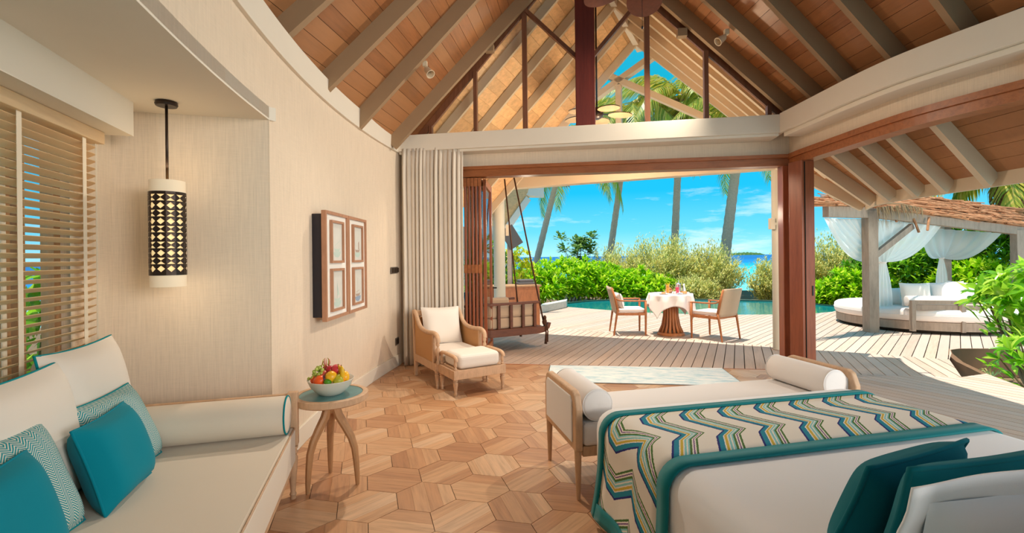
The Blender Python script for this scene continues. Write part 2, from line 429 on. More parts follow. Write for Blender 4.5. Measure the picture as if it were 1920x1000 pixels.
M['leaf_dark'] = leafm('dark_round_leaf', [(0, sr(64, 104, 48)), (.5, sr(112, 150, 70)), (1, sr(176, 196, 110))], .5, .35)
M['leaf_yellow'] = leafm('yellow_croton_leaf', [(0, sr(120, 176, 20)), (.5, sr(220, 216, 40)), (1, sr(240, 230, 90))], .4, .35)
M['stem'] = plain('woody_stem', sr(112, 92, 70), .9, .1)
def seam():
    t = NT('sea_water'); tc_ = t.n('ShaderNodeTexCoord'); sp = t.n('ShaderNodeSeparateXYZ'); t.l(tc_.outputs['Object'], sp.inputs[0])
    n = t.noise(t.coord('Object', (.012, .03, .02)), 3, 4)
    y = t.math('ADD', sp.outputs['Y'], t.math('ADD', t.math('MULTIPLY', t.math('SUBTRACT', n, .5), 60), t.math('MULTIPLY', sp.outputs['X'], -.9)))
    f = t.math('DIVIDE', y, 300)
    t.col(t.ramp(f, [(0, sr(150, 226, 224)), (.08, sr(70, 206, 216)), (.19, sr(24, 172, 206)), (.30, sr(10, 116, 178)), (.6, sr(16, 84, 150))]))
    w = t.noise(t.coord('Object', (.5, 1.6, 1)), 2, 4, .6); t.bump(w, .5, .2); return t.fin(.4, .25)
M['sea'] = seam()
def poolm():
    t = NT('pool_water'); t.col(sr(12, 128, 128)); w = t.noise(t.coord('Object', (1, 2.2, 1)), 3, 3); t.bump(w, .12, .05)
    return t.fin(.04, .5)
M['pool'] = poolm()
M['pool_rim'] = plain('dark_teal_pool_tile', sr(52, 84, 74), .3, .5, var=.15)
M['rug'] = None
def rugm():
    t = NT('pale_blue_rug'); v = t.coord('Object', (1.5, 5, 1)); n = t.noise(v, 3, 5, .65)
    t.col(t.ramp(n, [(.35, sr(176, 206, 214)), (.5, sr(218, 228, 228)), (.66, sr(242, 240, 234))])); t.bump(t.noise(t.coord(), 200, 2), .3, .004); return t.fin(.95, .05)
M['rug'] = rugm()
def cmat(name, rgb, rough=.35, var=.12, vs=20): M[name] = plain(name, sr(*rgb), rough, .45, var=var, vs=vs)
for nm, c in {'orange_peel': (240, 128, 24), 'tangerine_peel': (236, 92, 30), 'apple_red': (176, 34, 48), 'apple_pink': (206, 60, 66), 'grape_green': (172, 186, 84), 'lime_green': (76, 140, 28), 'pear_green': (176, 172, 40), 'banana_yellow': (232, 184, 40), 'melon_gold': (242, 180, 30), 'dragon_pink': (190, 80, 60), 'plum': (92, 50, 52), 'stalk': (150, 120, 50), 'juice_orange': (250, 160, 10), 'juice_pink': (236, 50, 92), 'bread': (196, 130, 66), 'plate_white': (240, 236, 230), 'napkin': (120, 116, 150)}.items(): cmat(nm, c)
M['cloth'] = fabric('white_tablecloth', sr(238, 224, 214), var=.02)
M['chrome'] = plain('polished_steel', (.7, .7, .72), .15, .5, 1.0)
M['fan_leaf'] = plain('woven_fan_blade', sr(112, 62, 44), .6, .3, var=.3, vs=26)
M['fan_pale'] = plain('pale_woven_fan_blade', sr(160, 134, 100), .6, .3, var=.2, vs=26)
def emis(name, c, st):
    t = NT(name); t.p.inputs['Base Color'].default_value = (*c, 1); t.p.inputs['Emission Color'].default_value = (*c, 1); t.p.inputs['Emission Strength'].default_value = st
    t.p.inputs['Roughness'].default_value = .8; return t.m
M['lamp_band'] = emis('lit_lamp_linen', sr(240, 220, 190), .12)
M['lamp_core'] = emis('glowing_lamp_liner', sr(255, 222, 160), .55)
M['taupe_tv'] = plain('grey_speaker_case', sr(96, 92, 92), .5, .4)
# ================================================================== STRUCTURE
def XL(Y): return -1.76 + .042 * (Y - 4.76) ** 2
WALL_K = -.1426
def YW(X): return 6.645 + WALL_K * X                     # line of the wide door opening
GPn = V((-WALL_K, 1, 0)); GPp = V((0, 6.645, 0))
wdir = V((1, WALL_K, 0)).normalized(); wout = V((-WALL_K, 1, 0)).normalized()
_rp = [Pz(a, b, 2.99) for a, b in ((1462, 250), (1520, 224), (1600, 188), (1680, 156), (1800, 116), (1920, 78))]
_rp = [V((p.x, p.y, 0)) for p in _rp] + [V((3.76, 2.95, 0)), V((3.93, 2.3, 0)), V((4.1, 1.5, 0)), V((4.2, .7, 0))]
def smooth_line(p, n=3):
    for _ in range(n):
        q = [p[0]]
        for a, b in zip(p, p[1:]): q += [a * .75 + b * .25, a * .25 + b * .75]
        p = q + [p[-1]]
    return p
RINGR = smooth_line(_rp, 2)
def offs(line, d):
    o = []
    for i, p in enumerate(line):
        t = line[min(i + 1, len(line) - 1)] - line[max(i - 1, 0)]; t = V((t.x, t.y, 0)).normalized()
        o.append(p + V((-t.y, t.x, 0)) * d)
    return o
def up(line, z): return [V((p.x, p.y, z)) for p in line]
WOODR = offs(RINGR, .27)
WOODR = [V((3.60, 6.16, 0))] + WOODR
WTH = [(b_ - a_) for a_, b_ in zip(WOODR, offs(WOODR, .34))]
# alcove frame: +x towards the room, +y towards the far end wall
AO = V((-1.37, 2.98, 0)); AA = math.radians(15.5); AR = RZ(AA)
def AL(x, y, z=0): return AO + AR @ V((x, y, 0)) + V((0, 0, z))

# ---- floor: hexagonal oak parquet
def clip_half(poly, n, d):
    out = []
    for i in range(len(poly)):
        a, b = poly[i], poly[(i + 1) % len(poly)]
        da = a[0] * n[0] + a[1] * n[1] - d; db = b[0] * n[0] + b[1] * n[1] - d
        if da <= 0: out.append(a)
        if (da < 0 < db) or (db < 0 < da):
            t = da / (da - db); out.append((a[0] + (b[0] - a[0]) * t, a[1] + (b[1] - a[1]) * t))
    return out
def area(p): return abs(sum(p[i][0] * p[(i + 1) % len(p)][1] - p[(i + 1) % len(p)][0] * p[i][1] for i in range(len(p)))) / 2
inner_r = [(p.x + .1, p.y) for p in WOODR if p.y > .9]
room = [(XL(y) + .0, y) for y in (6.6, 6, 5.4, 4.8, 4.2, 3.6, 3.28)] + [tuple(AL(-1.13, .37)[:2]), tuple(AL(-1.13, -2.6)[:2]), (.2, -.6), (4.2, -.6)] + list(reversed(inner_r)) + [(3.75, YW(3.75)), (-1.7, YW(-1.7))]
mb = MB(); mb.prism(room, -.12, -.008)
floor = struct(mb.build('floor', M['dark_gap']), 'hexagonal oak parquet floor of the bedroom')
HS = .2015; HA = math.radians(17.4); HC = V((-.741, 3.566, 0))
def hex_mesh(kind, ori, border=None):
    """one hexagon made of three or four boards laid side by side along one pair of its edges"""
    a0 = math.pi / 6
    hexp = [((HS - .0022) * math.cos(a0 + k * math.pi / 3), (HS - .0022) * math.sin(a0 + k * math.pi / 3)) for k in range(6)]
    # boards run along the direction of one edge pair; lattice direction is local +x, edges at 30+60k
    ang = math.radians(90 + 60 * ori); dx, dy = math.cos(ang), math.sin(ang); nx, ny = -dy, dx
    ws = {3: (-.175, -.06, .055, .175), 4: (-.175, -.09, -.01, .08, .175), 5: (-.175, -.11, .03, .12, .175)}[kind]
    m = MB(); uv = []; tones = []; rr = random.Random(kind * 31 + ori * 7)
    for i in range(len(ws) - 1):
        q = clip_half(clip_half(hexp, (nx, ny), ws[i + 1] - .0004), (-nx, -ny), -ws[i] - .0004)
        if len(q) < 3 or area(q) < 1e-5: continue
        b = len(m.v); m.prism(q, -.012, 0); t_ = rr.random(); off = rr.random() * 9
        for p in m.v[b:]: uv.append((p.x * dx + p.y * dy + off, p.x * nx + p.y * ny + off)); tones.append(t_)
    m.uv = uv; me = m.mesh('hexagon_tile'); at = me.attributes.new('tone', 'FLOAT', 'POINT'); at.data.foreach_set('value', tones)
    me.materials.append(M['parquet']); return me
hexes = {(k, o): hex_mesh(k, o) for k in (3, 4, 5) for o in range(3)}
v1 = RZ(HA) @ V((HS * math.sqrt(3), 0, 0)); v2 = RZ(HA + math.pi / 3) @ V((HS * math.sqrt(3), 0, 0))
nh = 0; rr = random.Random(5); hl = []
def xwood(y): return min(WOODR, key=lambda p: abs(p.y - y)).x
for i in range(-14, 22):
    for j in range(-18, 16):
        c = HC + v1 * i + v2 * j
        if not (1.0 < c.y < 6.98 and c.x < xwood(c.y) - .05 and c.x > (XL(c.y) - .16 if c.y > 3.3 else -2.0)): continue
        if c.y > YW(c.x) - .2: continue
        lx, ly = (RZ(math.radians(-12.7)) @ (c - V((.455, 2.86, 0)))).x, (RZ(math.radians(-12.7)) @ (c - V((.455, 2.86, 0)))).y
        if .22 < lx < 1.66 and ly < -.22: continue          # wholly under the bed
        if c.x > 2.0 and c.y < 2.0: continue
        if c.x < AL(0, 0).x - .3 and c.y < 2.7: continue     # under the sofa
        hl.append((i, j, c))
for i, j, c in hl:
    me = hexes[(rr.choice((3, 4, 5)), (i - j) % 3)]
    inst(me, 'hexagon_tile', floor, Matrix.Translation(c) @ Matrix.Rotation(HA, 4, 'Z'))
# cut tiles against the threshold
for i in range(-14, 22):
    for j in range(-18, 16):
        c = HC + v1 * i + v2 * j
        if not (YW(c.x) - .2 <= c.y < YW(c.x) + .2 and -1.8 < c.x < 3.7): continue
        hp = [(c.x + (HS - .0012) * math.cos(HA + math.pi / 6 + k * math.pi / 3), c.y + (HS - .0012) * math.sin(HA + math.pi / 6 + k * math.pi / 3)) for k in range(6)]
        n_ = (wout.x, wout.y); q = clip_half(hp, n_, GPp.dot(wout) - .012)
        if len(q) < 3 or area(q) < .002: continue
        m = MB(); m.prism([(p[0] - c.x, p[1] - c.y) for p in q], -.012, 0); m.uv = [(p.x + i, p.y + j) for p in m.v]
        me = m.mesh('hexagon_tile'); me.materials.append(M['parquet'])
        at = me.attributes.new('tone', 'FLOAT', 'POINT'); at.data.foreach_set('value', [.6] * len(m.v))
        inst(me, 'hexagon_tile', floor, Matrix.Translation((c.x, c.y, 0)))

# ---- left wall, wall above the alcove, cornice ring
ys = [3.28 + (6.95 - 3.28) * i / 20 for i in range(21)]
a = [V((XL(y), y, 0)) for y in ys]
wl = struct(MB().strip(a, up(a, 3.02), [V((-.16, 0, 0))] * 21).build('wall_left', M['paper'], smooth=False), 'curved left wall covered in streaky beige grasscloth')
ys2 = [.6 + (3.28 - .6) * i / 16 for i in range(17)]
a = [V((XL(y), y, 2.48)) for y in ys2]
struct(MB().strip(a, up(a, 3.02), [V((-.16, 0, 0))] * 17).build('wall_left', M['paper']), 'band of grasscloth wall above the sofa alcove')
ys3 = [.6 + (6.68 - .6) * i / 40 for i in range(41)]
a = [V((XL(y) + .03, y, 2.99)) for y in ys3]
struct(MB().strip(a, up(a, 3.215), [V((-.28, 0, 0))] * 41).build('trim_1', M['white_paint'], bevel=.004), 'white curved cornice beam along the left wall')
# baseboard
ysb = [3.29 + (6.72 - 3.29) * i / 16 for i in range(17)]
a = [V((XL(y) + .018, y, 0)) for y in ysb]
struct(MB().strip(a, up(a, .155), [V((-.03, 0, 0))] * 17).build('baseboard_left', M['white_paint'], bevel=.005), 'tall white baseboard under the grasscloth wall')
# far beam
fa, fb = V((XL(6.66) + .03, 6.66, 0)), V((_rp[0].x, _rp[0].y, 0))
mb = MB(); t_ = (fb - fa).normalized(); no = V((-t_.y, t_.x, 0))
mb.strip(up([fa - t_ * .1, fb + t_ * .05], 3.0), up([fa - t_ * .1, fb + t_ * .05], 3.225), [no * .42] * 2)
mb.strip(up([fa + no * .03, fb + no * .03], 2.965), up([fa + no * .03, fb + no * .03], 3.0), [no * .3] * 2)
struct(mb.build('trim_2', M['white_paint'], bevel=.004), 'white beam over the wide garden opening')
# right ring beam + lip
mb = MB(); th = [b_ - a_ for a_, b_ in zip(RINGR, offs(RINGR, .34))]
mb.strip(up(RINGR, 3.0), up(RINGR, 3.235), th)
l2 = offs(RINGR, .05); mb.strip(up(l2, 2.95), up(l2, 3.0), [t * .8 for t in th])
struct(mb.build('trim_3', M['white_paint'], bevel=.004), 'white curved cornice beam on the right')
# plaster over the right curved opening and wood track
struct(MB().strip(up(WOODR, 2.785), up(WOODR, 3.05), [t * .4 for t in WTH]).build('wall_right', M['paper']), 'strip of wall above the curved sliding opening')
wr = offs(WOODR, -.02)
mb = MB(); mb.strip(up(wr, 2.64), up(wr, 2.725), [t * .5 for t in WTH])
trk = struct(mb.build('trim_4', M['red_wood_x']), 'curved red hardwood track of the right opening')
wr2 = offs(WOODR, -.045)
MB().strip(up(wr2, 2.725), up(wr2, 2.785), [t * .55 for t in WTH]).build('track_lip', M['red_wood_x'], trk)
# far wall: left piece behind the curtain, band above the header
def wpt(X, z=0, off=0): return V((X, YW(X), z)) + wout * off
mb = MB(); mb.strip([wpt(-1.95), wpt(-.98)], [wpt(-1.95, 3.0), wpt(-.98, 3.0)], [wout * .16] * 2)
mb.strip([wpt(-.98, 2.785), wpt(3.62, 2.785)], [wpt(-.98, 3.2), wpt(3.62, 3.2)], [wout * .16] * 2)
struct(mb.build('wall_far', M['paper']), 'beige wall over and beside the garden opening')
# wood header and jamb posts of the garden opening
mb = MB(); mb.beam(wpt(-.98, 2.7125, .06), wpt(3.6, 2.7125, .06), .19, .145); hd = struct(mb.build('trim_5', M['red_wood_x'], bevel=.006), 'red hardwood header of the garden opening')
MB().beam(wpt(-.98, 2.758, -.05), wpt(3.6, 2.758, -.05), .05, .045).build('header_lip', M['red_wood_x'], hd, bevel=.004)
pj = Ppl(1478, 600, GPp, GPn)
mb = MB(); mb.box((0, 0, 1.32), (.13, .17, 2.64)); jamb = struct(mb.build('door_jamb', M['red_wood'], bevel=.008), 'red hardwood jamb at the right end of the garden opening')
jamb.location = (pj.x, pj.y + .03, 0); jamb.rotation_euler.z = math.atan(WALL_K)
mb = MB(); mb.box((0, 0, 1.32), (.19, .2, 2.64)); j2 = struct(mb.build('sliding_door_stile', M['red_wood'], bevel=.008), 'broad red hardwood corner stile with a dark pull')
pk = PY(1505, 600, 5.86); j2.location = (pk.x, pk.y, 0); j2.rotation_euler.z = .25
MB().box((.05, -.102, 1.05), (.018, .012, .12)).build('pull', M['black'], j2)
MB().box((-.055, -.102, 1.32), (.012, .012, 2.6)).build('groove', M['dark_gap'], j2)
# threshold strip
MBt = MB(); MBt.beam(wpt(-1.0, -.004, 0), wpt(3.7, -.004, 0), .03, .012); struct(MBt.build('threshold', M['red_wood_x']), 'thin hardwood threshold between parquet and deck')

# ---- unseen wall added behind the camera to block cyan sky light
struct(MB().strip([V((-3.2, -1.0, 0)), V((1.75, -1.0, 0))], [V((-3.2, -1.0, 4.4)), V((1.75, -1.0, 4.4))], [V((0, -.15, 0))] * 2).build('wall_rear_blocker', M['paper']), 'added beige rear wall that blocks sky light behind the camera')
# ---- gable window
GL0, GL1 = Ppl(800, 245, GPp, GPn), Ppl(985, 18, GPp, GPn)
GR0, GR1 = Ppl(1446, 202, GPp, GPn), Ppl(1234, 18, GPp, GPn)
def gx(p): return (p - GPp).dot(wdir)
sl = (GL1.z - GL0.z) / (gx(GL1) - gx(GL0)); srr = (GR1.z - GR0.z) / (gx(GR1) - gx(GR0))
gapx = (GR0.z - srr * gx(GR0) - GL0.z + sl * gx(GL0)) / (sl - srr); gapz = GL0.z + sl * (gapx - gx(GL0))
def G(x, z, off=0): return GPp + wdir * x + V((0, 0, z)) + wout * off
def gtop(x): return min(GL0.z + sl * (x - gx(GL0)), GR0.z + srr * (x - gx(GR0)))
win = struct(bpy.data.objects.new('window_1', None), 'triangular glazed gable with red brown mullions above the garden opening'); COL.objects.link(win)
zb = 3.2
xl0 = gx(GL0) - (GL0.z - zb) / sl; xr0 = gx(GR0) - (GR0.z - zb) / srr
MB().beam(G(xl0, zb + .02), G(gapx, gapz + .02), .09, .04, wout).build('sloping_frame', M['mullion_wood'], win)
MB().beam(G(xr0, zb + .02), G(gapx, gapz + .02), .09, .04, wout).build('sloping_frame', M['mullion_wood'], win)
mull = []
for px, w in ((808, .04), (892, .05), (985, .065), (1214, .065), (1324, .055), (1441, .05)):
    q = Ppl(px, 215, GPp, GPn); x = gx(q); mull.append(x)
    MB().beam(G(x, zb), G(x, gtop(x) - .01), w, .08, wout).build('mullion', M['mullion_wood'], win)
kp = gx(Ppl(1097, 150, GPp, GPn))
MB().beam(G(kp, zb, -.05), G(kp, gapz + .5, -.05), .26, .22, wout).build('king_post', M['post_wood'], win, bevel=.008)
zk = Ppl(1097, 108, GPp, GPn).z
for x1, s_ in ((gx(GL1), -1), (gx(Ppl(1205, 14, GPp, GPn)), 1)):
    MB().beam(G(kp + s_ * .11, zk, -.02), G(x1, gtop(x1) - .02, -.02), .05, .07, wout).build('brace', M['mullion_wood'], win)
xs = sorted(mull + [kp])
for x0, x1 in zip([xl0] + xs, xs + [xr0]):
    pts = [(x0, zb), (x1, zb), (x1, gtop(x1))] + ([(gapx, gapz)] if x0 < gapx < x1 else []) + [(x0, gtop(x0))]
    m = MB(); n = len(pts)
    m.add([G(a_, b_, .0) for a_, b_ in pts] + [G(a_, b_, .008) for a_, b_ in pts], [tuple(reversed(range(n))), tuple(range(n, 2 * n))] + [(i, (i + 1) % n, n + (i + 1) % n, n + i) for i in range(n)])
    m.build('pane', M['glass'], win)
for px, py in ((920, 96), (1276, 68)):
    q = Ppl(px, py, GPp, GPn); MB().box(q - wout * .08, (.12, .1, .1), RZ(-.14)).build('bracket', M['cream_paint'], win)

# ---- pitched plank ceiling
cl_, cr_ = GL0 + V((0, 0, .23)), GR0 + V((0, 0, .23))
gl_ = V((wdir.x, wdir.y, sl)); gr_ = V((wdir.x, wdir.y, srr))
eL, eR = V((.15, 1, 0)).normalized(), V((-.05, 1, 0)).normalized()
nL = gl_.cross(eL).normalized(); nR = gr_.cross(eR).normalized()
if nL.z > 0: nL = -nL                                    # normals point down into the room
if nR.z > 0: nR = -nR
def isect3(p1, n1, p2, n2, p3, n3):
    A = Matrix((n1, n2, n3)); return A.inverted() @ V((p1.dot(n1), p2.dot(n2), p3.dot(n3)))
NEAR = V((0, -.9, 0)); nN = V((0, 1, 0)); FAR = GPp + wout * .02
apex_f = isect3(cl_, nL, cr_, nR, FAR, wout); apex_n = isect3(cl_, nL, cr_, nR, NEAR, nN)
def roof_side(name, label, c0, n, e, s, lines, extra):
    f = n.cross(e).normalized()
    if f.z < 0: f = -f
    R = basis(e, f, e.cross(f))
    def to2(p): q = R.transposed() @ (p - c0); return (q.x, q.y)
    ev = -.62 if n is nL else -.75
    pf = isect3(c0, n, c0 + f * ev, f, FAR, wout); pn = isect3(c0, n, c0 + f * ev, f, NEAR, nN)
    poly = [to2(pf), to2(apex_f), to2(apex_n), to2(pn)]
    zs = 1 if e.cross(f).dot(n) < 0 else -1              # local z sign pointing up/out
    Mx = Matrix.Translation(c0) @ R.to_4x4()
    m = MB(); m.prism(poly, .022 * zs, .09 * zs); sh = m.build(name, M['dark_gap']); sh.matrix_world = Mx; struct(sh, label)
    w = .155; k = 0; lo = min(p[1] for p in poly); hi = max(p[1] for p in poly); y = lo
    while y < hi:
        q = clip_half(clip_half(poly, (0, 1), y + w - .004), (0, -1), -y)
        if len(q) > 2 and area(q) > .01:
            b = MB(); b.prism(q, 0, .02 * zs); me = b.mesh('ceiling_plank'); me.materials.append(M['ceil_wood'])
            inst(me, 'ceiling_plank', sh, Matrix.Identity(4))
        y += w
    # rafters: far lower edge of each follows a line in the roof plane
    D, Wd = .17, .06
    pb = c0 + n * D
    segs = []
    for (x0, y0, x1, y1) in lines:
        segs.append((Ppl(x0, y0, pb, n), Ppl(x1, y1, pb, n)))
    for d in extra: segs.append((segs[0][0] - e * d, segs[0][1] - e * d))
    Mi = Mx.inverted()
    for p0, p1 in segs:
        d = (p1 - p0).normalized()
        if d.z < 0: d = -d
        lo_ = p0 + d * ((2.98 - p0.z) / d.z)
        # up to the ridge plane (other roof side)
        on, oc = (nR, cr_) if n is nL else (nL, cl_)
        t = (oc + on * .05 - p0).dot(on) / d.dot(on); hi_ = p0 + d * t
        m = MB(); sd = d.cross(n).normalized()
        if sd.y > 0: sd = -sd                             # towards the camera
        vs = []
        for p in (lo_, hi_):
            for a_, b_ in ((0, 0), (1, 0), (1, 1), (0, 1)): vs.append(Mi @ (p + sd * (a_ * Wd) - n * (b_ * D)))
        m.add(vs, [(0, 1, 2, 3), (7, 6, 5, 4), (0, 4, 5, 1), (1, 5, 6, 2), (2, 6, 7, 3), (3, 7, 4, 0)])
        m.build('rafter', M['cream_paint'], sh)
    return sh
ceil_l = roof_side('ceiling', 'left slope of the pitched teak plank ceiling with cream rafters', cl_, nL, eL, 1,
    [(548, 72, 628, 0), (628, 165, 793, 0), (697, 223, 900, 0), (768, 254, 1000, 0)], (.9, 1.8, 2.7))
ceil_r = roof_side('ceiling', 'right slope of the pitched teak plank ceiling with cream rafters', cr_, nR, eR, -1,
    [(1740, 0, 1784, 60), (1560, 0, 1656, 108), (1428, 0, 1568, 150), (1315, 3, 1500, 172), (1248, 18, 1460, 204)], (.9, 1.8))
# triangular infill between gable frame and roof
for x0, s_ in ((xl0, sl), (xr0, srr)):
    m = MB(); d = -1.2 if s_ > 0 else 1.2
    pts = [(x0 + d, zb - .05), (x0, zb - .05), (gapx, gapz + .03), (gapx, gapz + .75), (x0 + d, zb + .15)]
    m.add([G(a_, b_, .015) for a_, b_ in pts] + [G(a_, b_, .05) for a_, b_ in pts], [(4, 3, 2, 1, 0), (5, 6, 7, 8, 9)] + [(i, (i + 1) % 5, 5 + (i + 1) % 5, 5 + i) for i in range(5)])
    m.build('infill_board', M['ceil_wood'], win)

# ---- porch roof beyond the gable
PBL, PBR = Pz(935, 357, 2.83), Pz(1452, 318, 2.83)
pd = V((PBR.x - PBL.x, PBR.y - PBL.y, 0)).normalized(); pout = V((-pd.y, pd.x, 0))
A1 = Ppl(1200, 80, PBL + pout * .1, pout); A0 = V((apex_f.x, apex_f.y, apex_f.z - .05)) + wout * .06
porch = struct(bpy.data.objects.new('ceiling', None), 'porch roof seen through the gable with pale planks and cream rafters'); COL.objects.link(porch)
run_l = 3.0; run_r = 3.0
def far_l(t): return A1 - pd * (t * run_l) - V((0, 0, t * run_l * .98))
def far_r(t): return A1 + pd * (t * run_r) - V((0, 0, t * run_r * .98))
def near_l(t): return A0 - wdir * (t * 3.0) - V((0, 0, t * 3.0 * sl * .98))
def near_r(t): return A0 + wdir * (t * 3.0) + V((0, 0, t * 3.0 * srr))
for fa_, na_ in ((far_l, near_l), (far_r, near_r)):
    N = 22
    for k in range(N):
        t0, t1 = k / N, (k + .97) / N
        m = MB(); q = [na_(t0), fa_(t0), fa_(t1), na_(t1)]
        m.add(q + [p + V((0, 0, .025)) for p in q], [(0, 1, 2, 3), (7, 6, 5, 4), (0, 4, 5, 1), (1, 5, 6, 2), (2, 6, 7, 3), (3, 7, 4, 0)])
        me = m.mesh('porch_plank')
        d = (q[1] - q[0]).normalized()
        o = m.build('porch_plank', M['porch_wood'], porch)
    m = MB()
    for k_ in (0, 1): m.grid(lambda u, v: na_(v).lerp(fa_(v), u) + V((0, 0, .05 + .05 * k_)), 10, 22)
    m.build('roof_sheet', M['dark_gap'], porch)
    for k in range(5):
        s_ = (k + .6) / 5.0
        p0, p1 = na_(0).lerp(fa_(0), s_), na_(1).lerp(fa_(1), s_)
        MB().beam(p0, p1, .06, .13, off=-.065).build('porch_rafter', M['porch_paint'], porch)
MB().beam(A0 + V((0, 0, -.08)), A1 + V((0, 0, -.08)), .09, .2).build('ridge_beam', M['white_paint'], porch)
# scissor truss at the outer end
X0 = Ppl(1158, 157, PBL, pout)
def TP(px, py): return Ppl(px, py, PBL, pout)
for a_, b_ in (((1080, 116), (1330, 225)), ((1085, 206), (1236, 98))):
    MB().beam(TP(*a_), TP(*b_), .1, .15, pout).build('truss_strut', M['porch_paint'], porch)
MB().beam(TP(1160, 160), V((TP(1160, 160).x, TP(1160, 160).y, 2.9)), .1, .11, pout).build('truss_post', M['porch_paint'], porch)
MB().beam(PBL - pd * .6 + V((0, 0, .17)), PBR + pd * .25 + V((0, 0, .17)), .2, .34).build('tie_beam', M['porch_paint'], porch, bevel=.006)
MB().beam(PBR + V((0, 0, .17)), V((3.9, 6.3, 3.0)), .16, .3).build('side_beam', M['porch_paint'], porch)
MB().beam(PBL + V((0, 0, .17)), V((-2.1, 7.0, 3.0)), .16, .3).build('side_beam', M['porch_paint'], porch)
cb = Pz(1462, 655)
c1 = struct(MB().lathe([(.095, 0), (.095, 2.83)], 24).build('porch_column', M['col_paint'], smooth=True, auto=True), 'cream round porch column beside the red corner stile'); c1.location = (cb.x, cb.y, 0)
q = PY(1447, 420, cb.y - .05); light('porch_lamp', 'POINT', q + V((-.6, -.5, .1)), 9, (1, .8, .6), shadow_soft_size=.1)
MB().box((q.x - cb.x, q.y - cb.y, q.z), (.07, .07, .17)).build('wall_lamp', M['porch_paint'], c1); MB().box((q.x - cb.x + .06, q.y - cb.y, q.z), (.08, .04, .04)).build('lamp_arm', M['porch_paint'], c1)
MB().box((.06, -.085, .32), (.05, .03, .07)).build('socket', M['black'], c1)
lb = PY(936, 450, PBL.y)
c2 = struct(MB().lathe([(.115, 0), (.115, 2.83)], 24).build('porch_column', M['col_paint'], smooth=True, auto=True), 'cream round porch column behind the swing'); c2.location = (lb.x, lb.y, 0)
q = PY(951, 432, lb.y); light('porch_lamp', 'POINT', q + V((.35, -.7, .1)), 9, (1, .8, .6), shadow_soft_size=.1); MB().box((q.x - lb.x, q.y - lb.y, q.z), (.06, .06, .22)).build('wall_lamp', M['porch_paint'], c2)

# ---- side veranda roof on the right
def EV(Y):
    if Y < 5.5: return 4.60 + .03 * max(0, 4.4 - Y)
    return 4.60 + .29 * (Y - 5.5) ** 1.8
def UV_(Y): return V((3.72 + (.06 * max(0, Y - 5.6)) + max(0, 4.3 - Y) * .14, Y + .18 * (Y - 5.2), 3.07))
side = struct(bpy.data.objects.new('ceiling', None), 'curved veranda eave on the right with cream rafters under red planks'); COL.objects.link(side)
yy = [1.6 + (6.85 - 1.6) * i / 30 for i in range(31)]
N = 8
for k in range(N):
    t0, t1 = k / N, (k + .97) / N; m = MB()
    a = [UV_(y).lerp(V((EV(y), y, 2.25)), t0) for y in yy]; b = [UV_(y).lerp(V((EV(y), y, 2.25)), t1) for y in yy]
    m.strip(a, b, [V((.012, 0, .02))] * 31); m.build('veranda_plank', M['ceil_wood'], side)
a = [UV_(y).lerp(V((EV(y), y, 2.25)), -.15) + V((.015, 0, .03)) for y in yy]; b = [UV_(y).lerp(V((EV(y), y, 2.25)), 1.08) + V((.015, 0, .03)) for y in yy]
MB().strip(a, b, [V((.02, 0, .05))] * 31).build('roof_sheet', M['dark_gap'], side)
a = [V((EV(y), y, 2.12)) for y in yy]; MB().strip(a, [p + V((0, 0, .17)) for p in a], [V((.035, 0, 0))] * 31).build('fascia', M['porch_paint'], side)
for px, py in ((1616, 394), (1638, 386), (1676, 378), (1720, 370), (1786, 362), (1874, 350)):
    e_ = Pz(px, py, 2.12); e_ = V((EV(e_.y) - .02, e_.y, 2.18))
    MB().beam(UV_(e_.y) + V((0, 0, -.08)), e_, .06, .17).build('veranda_rafter', M['porch_paint'], side)
for Y in (3.7, 3.0, 2.3): MB().beam(UV_(Y) + V((0, 0, -.08)), V((EV(Y), Y, 2.18)), .06, .17).build('veranda_rafter', M['porch_paint'], side)
MB().beam(UV_(6.86) + V((0, 0, -.06)), V((EV(6.86), 6.86, 2.2)), .05, .2).build('verge_board', M['porch_paint'], side)

# ---- alcove
mb = MB(); mb.strip([AL(-1.13 - .16, .37), AL(-.215, .37)], [AL(-1.29, .37, 2.5), AL(-.215, .37, 2.5)], [AR @ V((0, .16, 0))] * 2)
struct(mb.build('wall_alcove', M['paper']), 'beige end wall of the sofa alcove')
mb = MB(); wx = -1.13; y0, y1 = -.04, -1.9; z0, z1 = .78, 2.25
def wpiece(m, ya, yb, za, zc):
    m.strip([AL(wx, ya, za), AL(wx, yb, za)], [AL(wx, ya, zc), AL(wx, yb, zc)], [AR @ V((-.14, 0, 0))] * 2)
wpiece(mb, .37, y0, 0, 2.5); wpiece(mb, y0, y1, 0, z0); wpiece(mb, y0, y1, z1, 2.5); wpiece(mb, y1, -2.5, 0, 2.5)
struct(mb.build('wall_window', M['paper']), 'window wall of the sofa alcove')
cp = [AL(-1.29, .4), AL(-1.29, -2.5)] + [V((XL(y), y, 0)) for y in ys2] + [AL(-.17, .4)]
struct(MB().prism([(p.x, p.y) for p in cp], 2.468, 2.56).build('ceiling', M['white_paint']), 'low white ceiling of the sofa alcove')
mb = MB(); q = [AL(-.915, .16), AL(-1.13, .16), AL(-1.13, -2.5), AL(-.915, -2.5)]
mb.prism([(p.x, p.y) for p in q], 2.262, 2.468); struct(mb.build('trim_6', M['white_paint']), 'white bulkhead box above the window blind')
w2 = struct(bpy.data.objects.new('window_2', None), 'timber framed window behind the blind'); COL.objects.link(w2)
w2.matrix_world = Matrix.Translation(AO) @ AR.to_4x4()
for y in (y0 - .03, -.34, -.44, -1.2, y1 + .03): MB().box((wx - .08, y, (z0 + z1) / 2), (.06, .055, z1 - z0)).build('window_post', M['oak_dark'], w2)
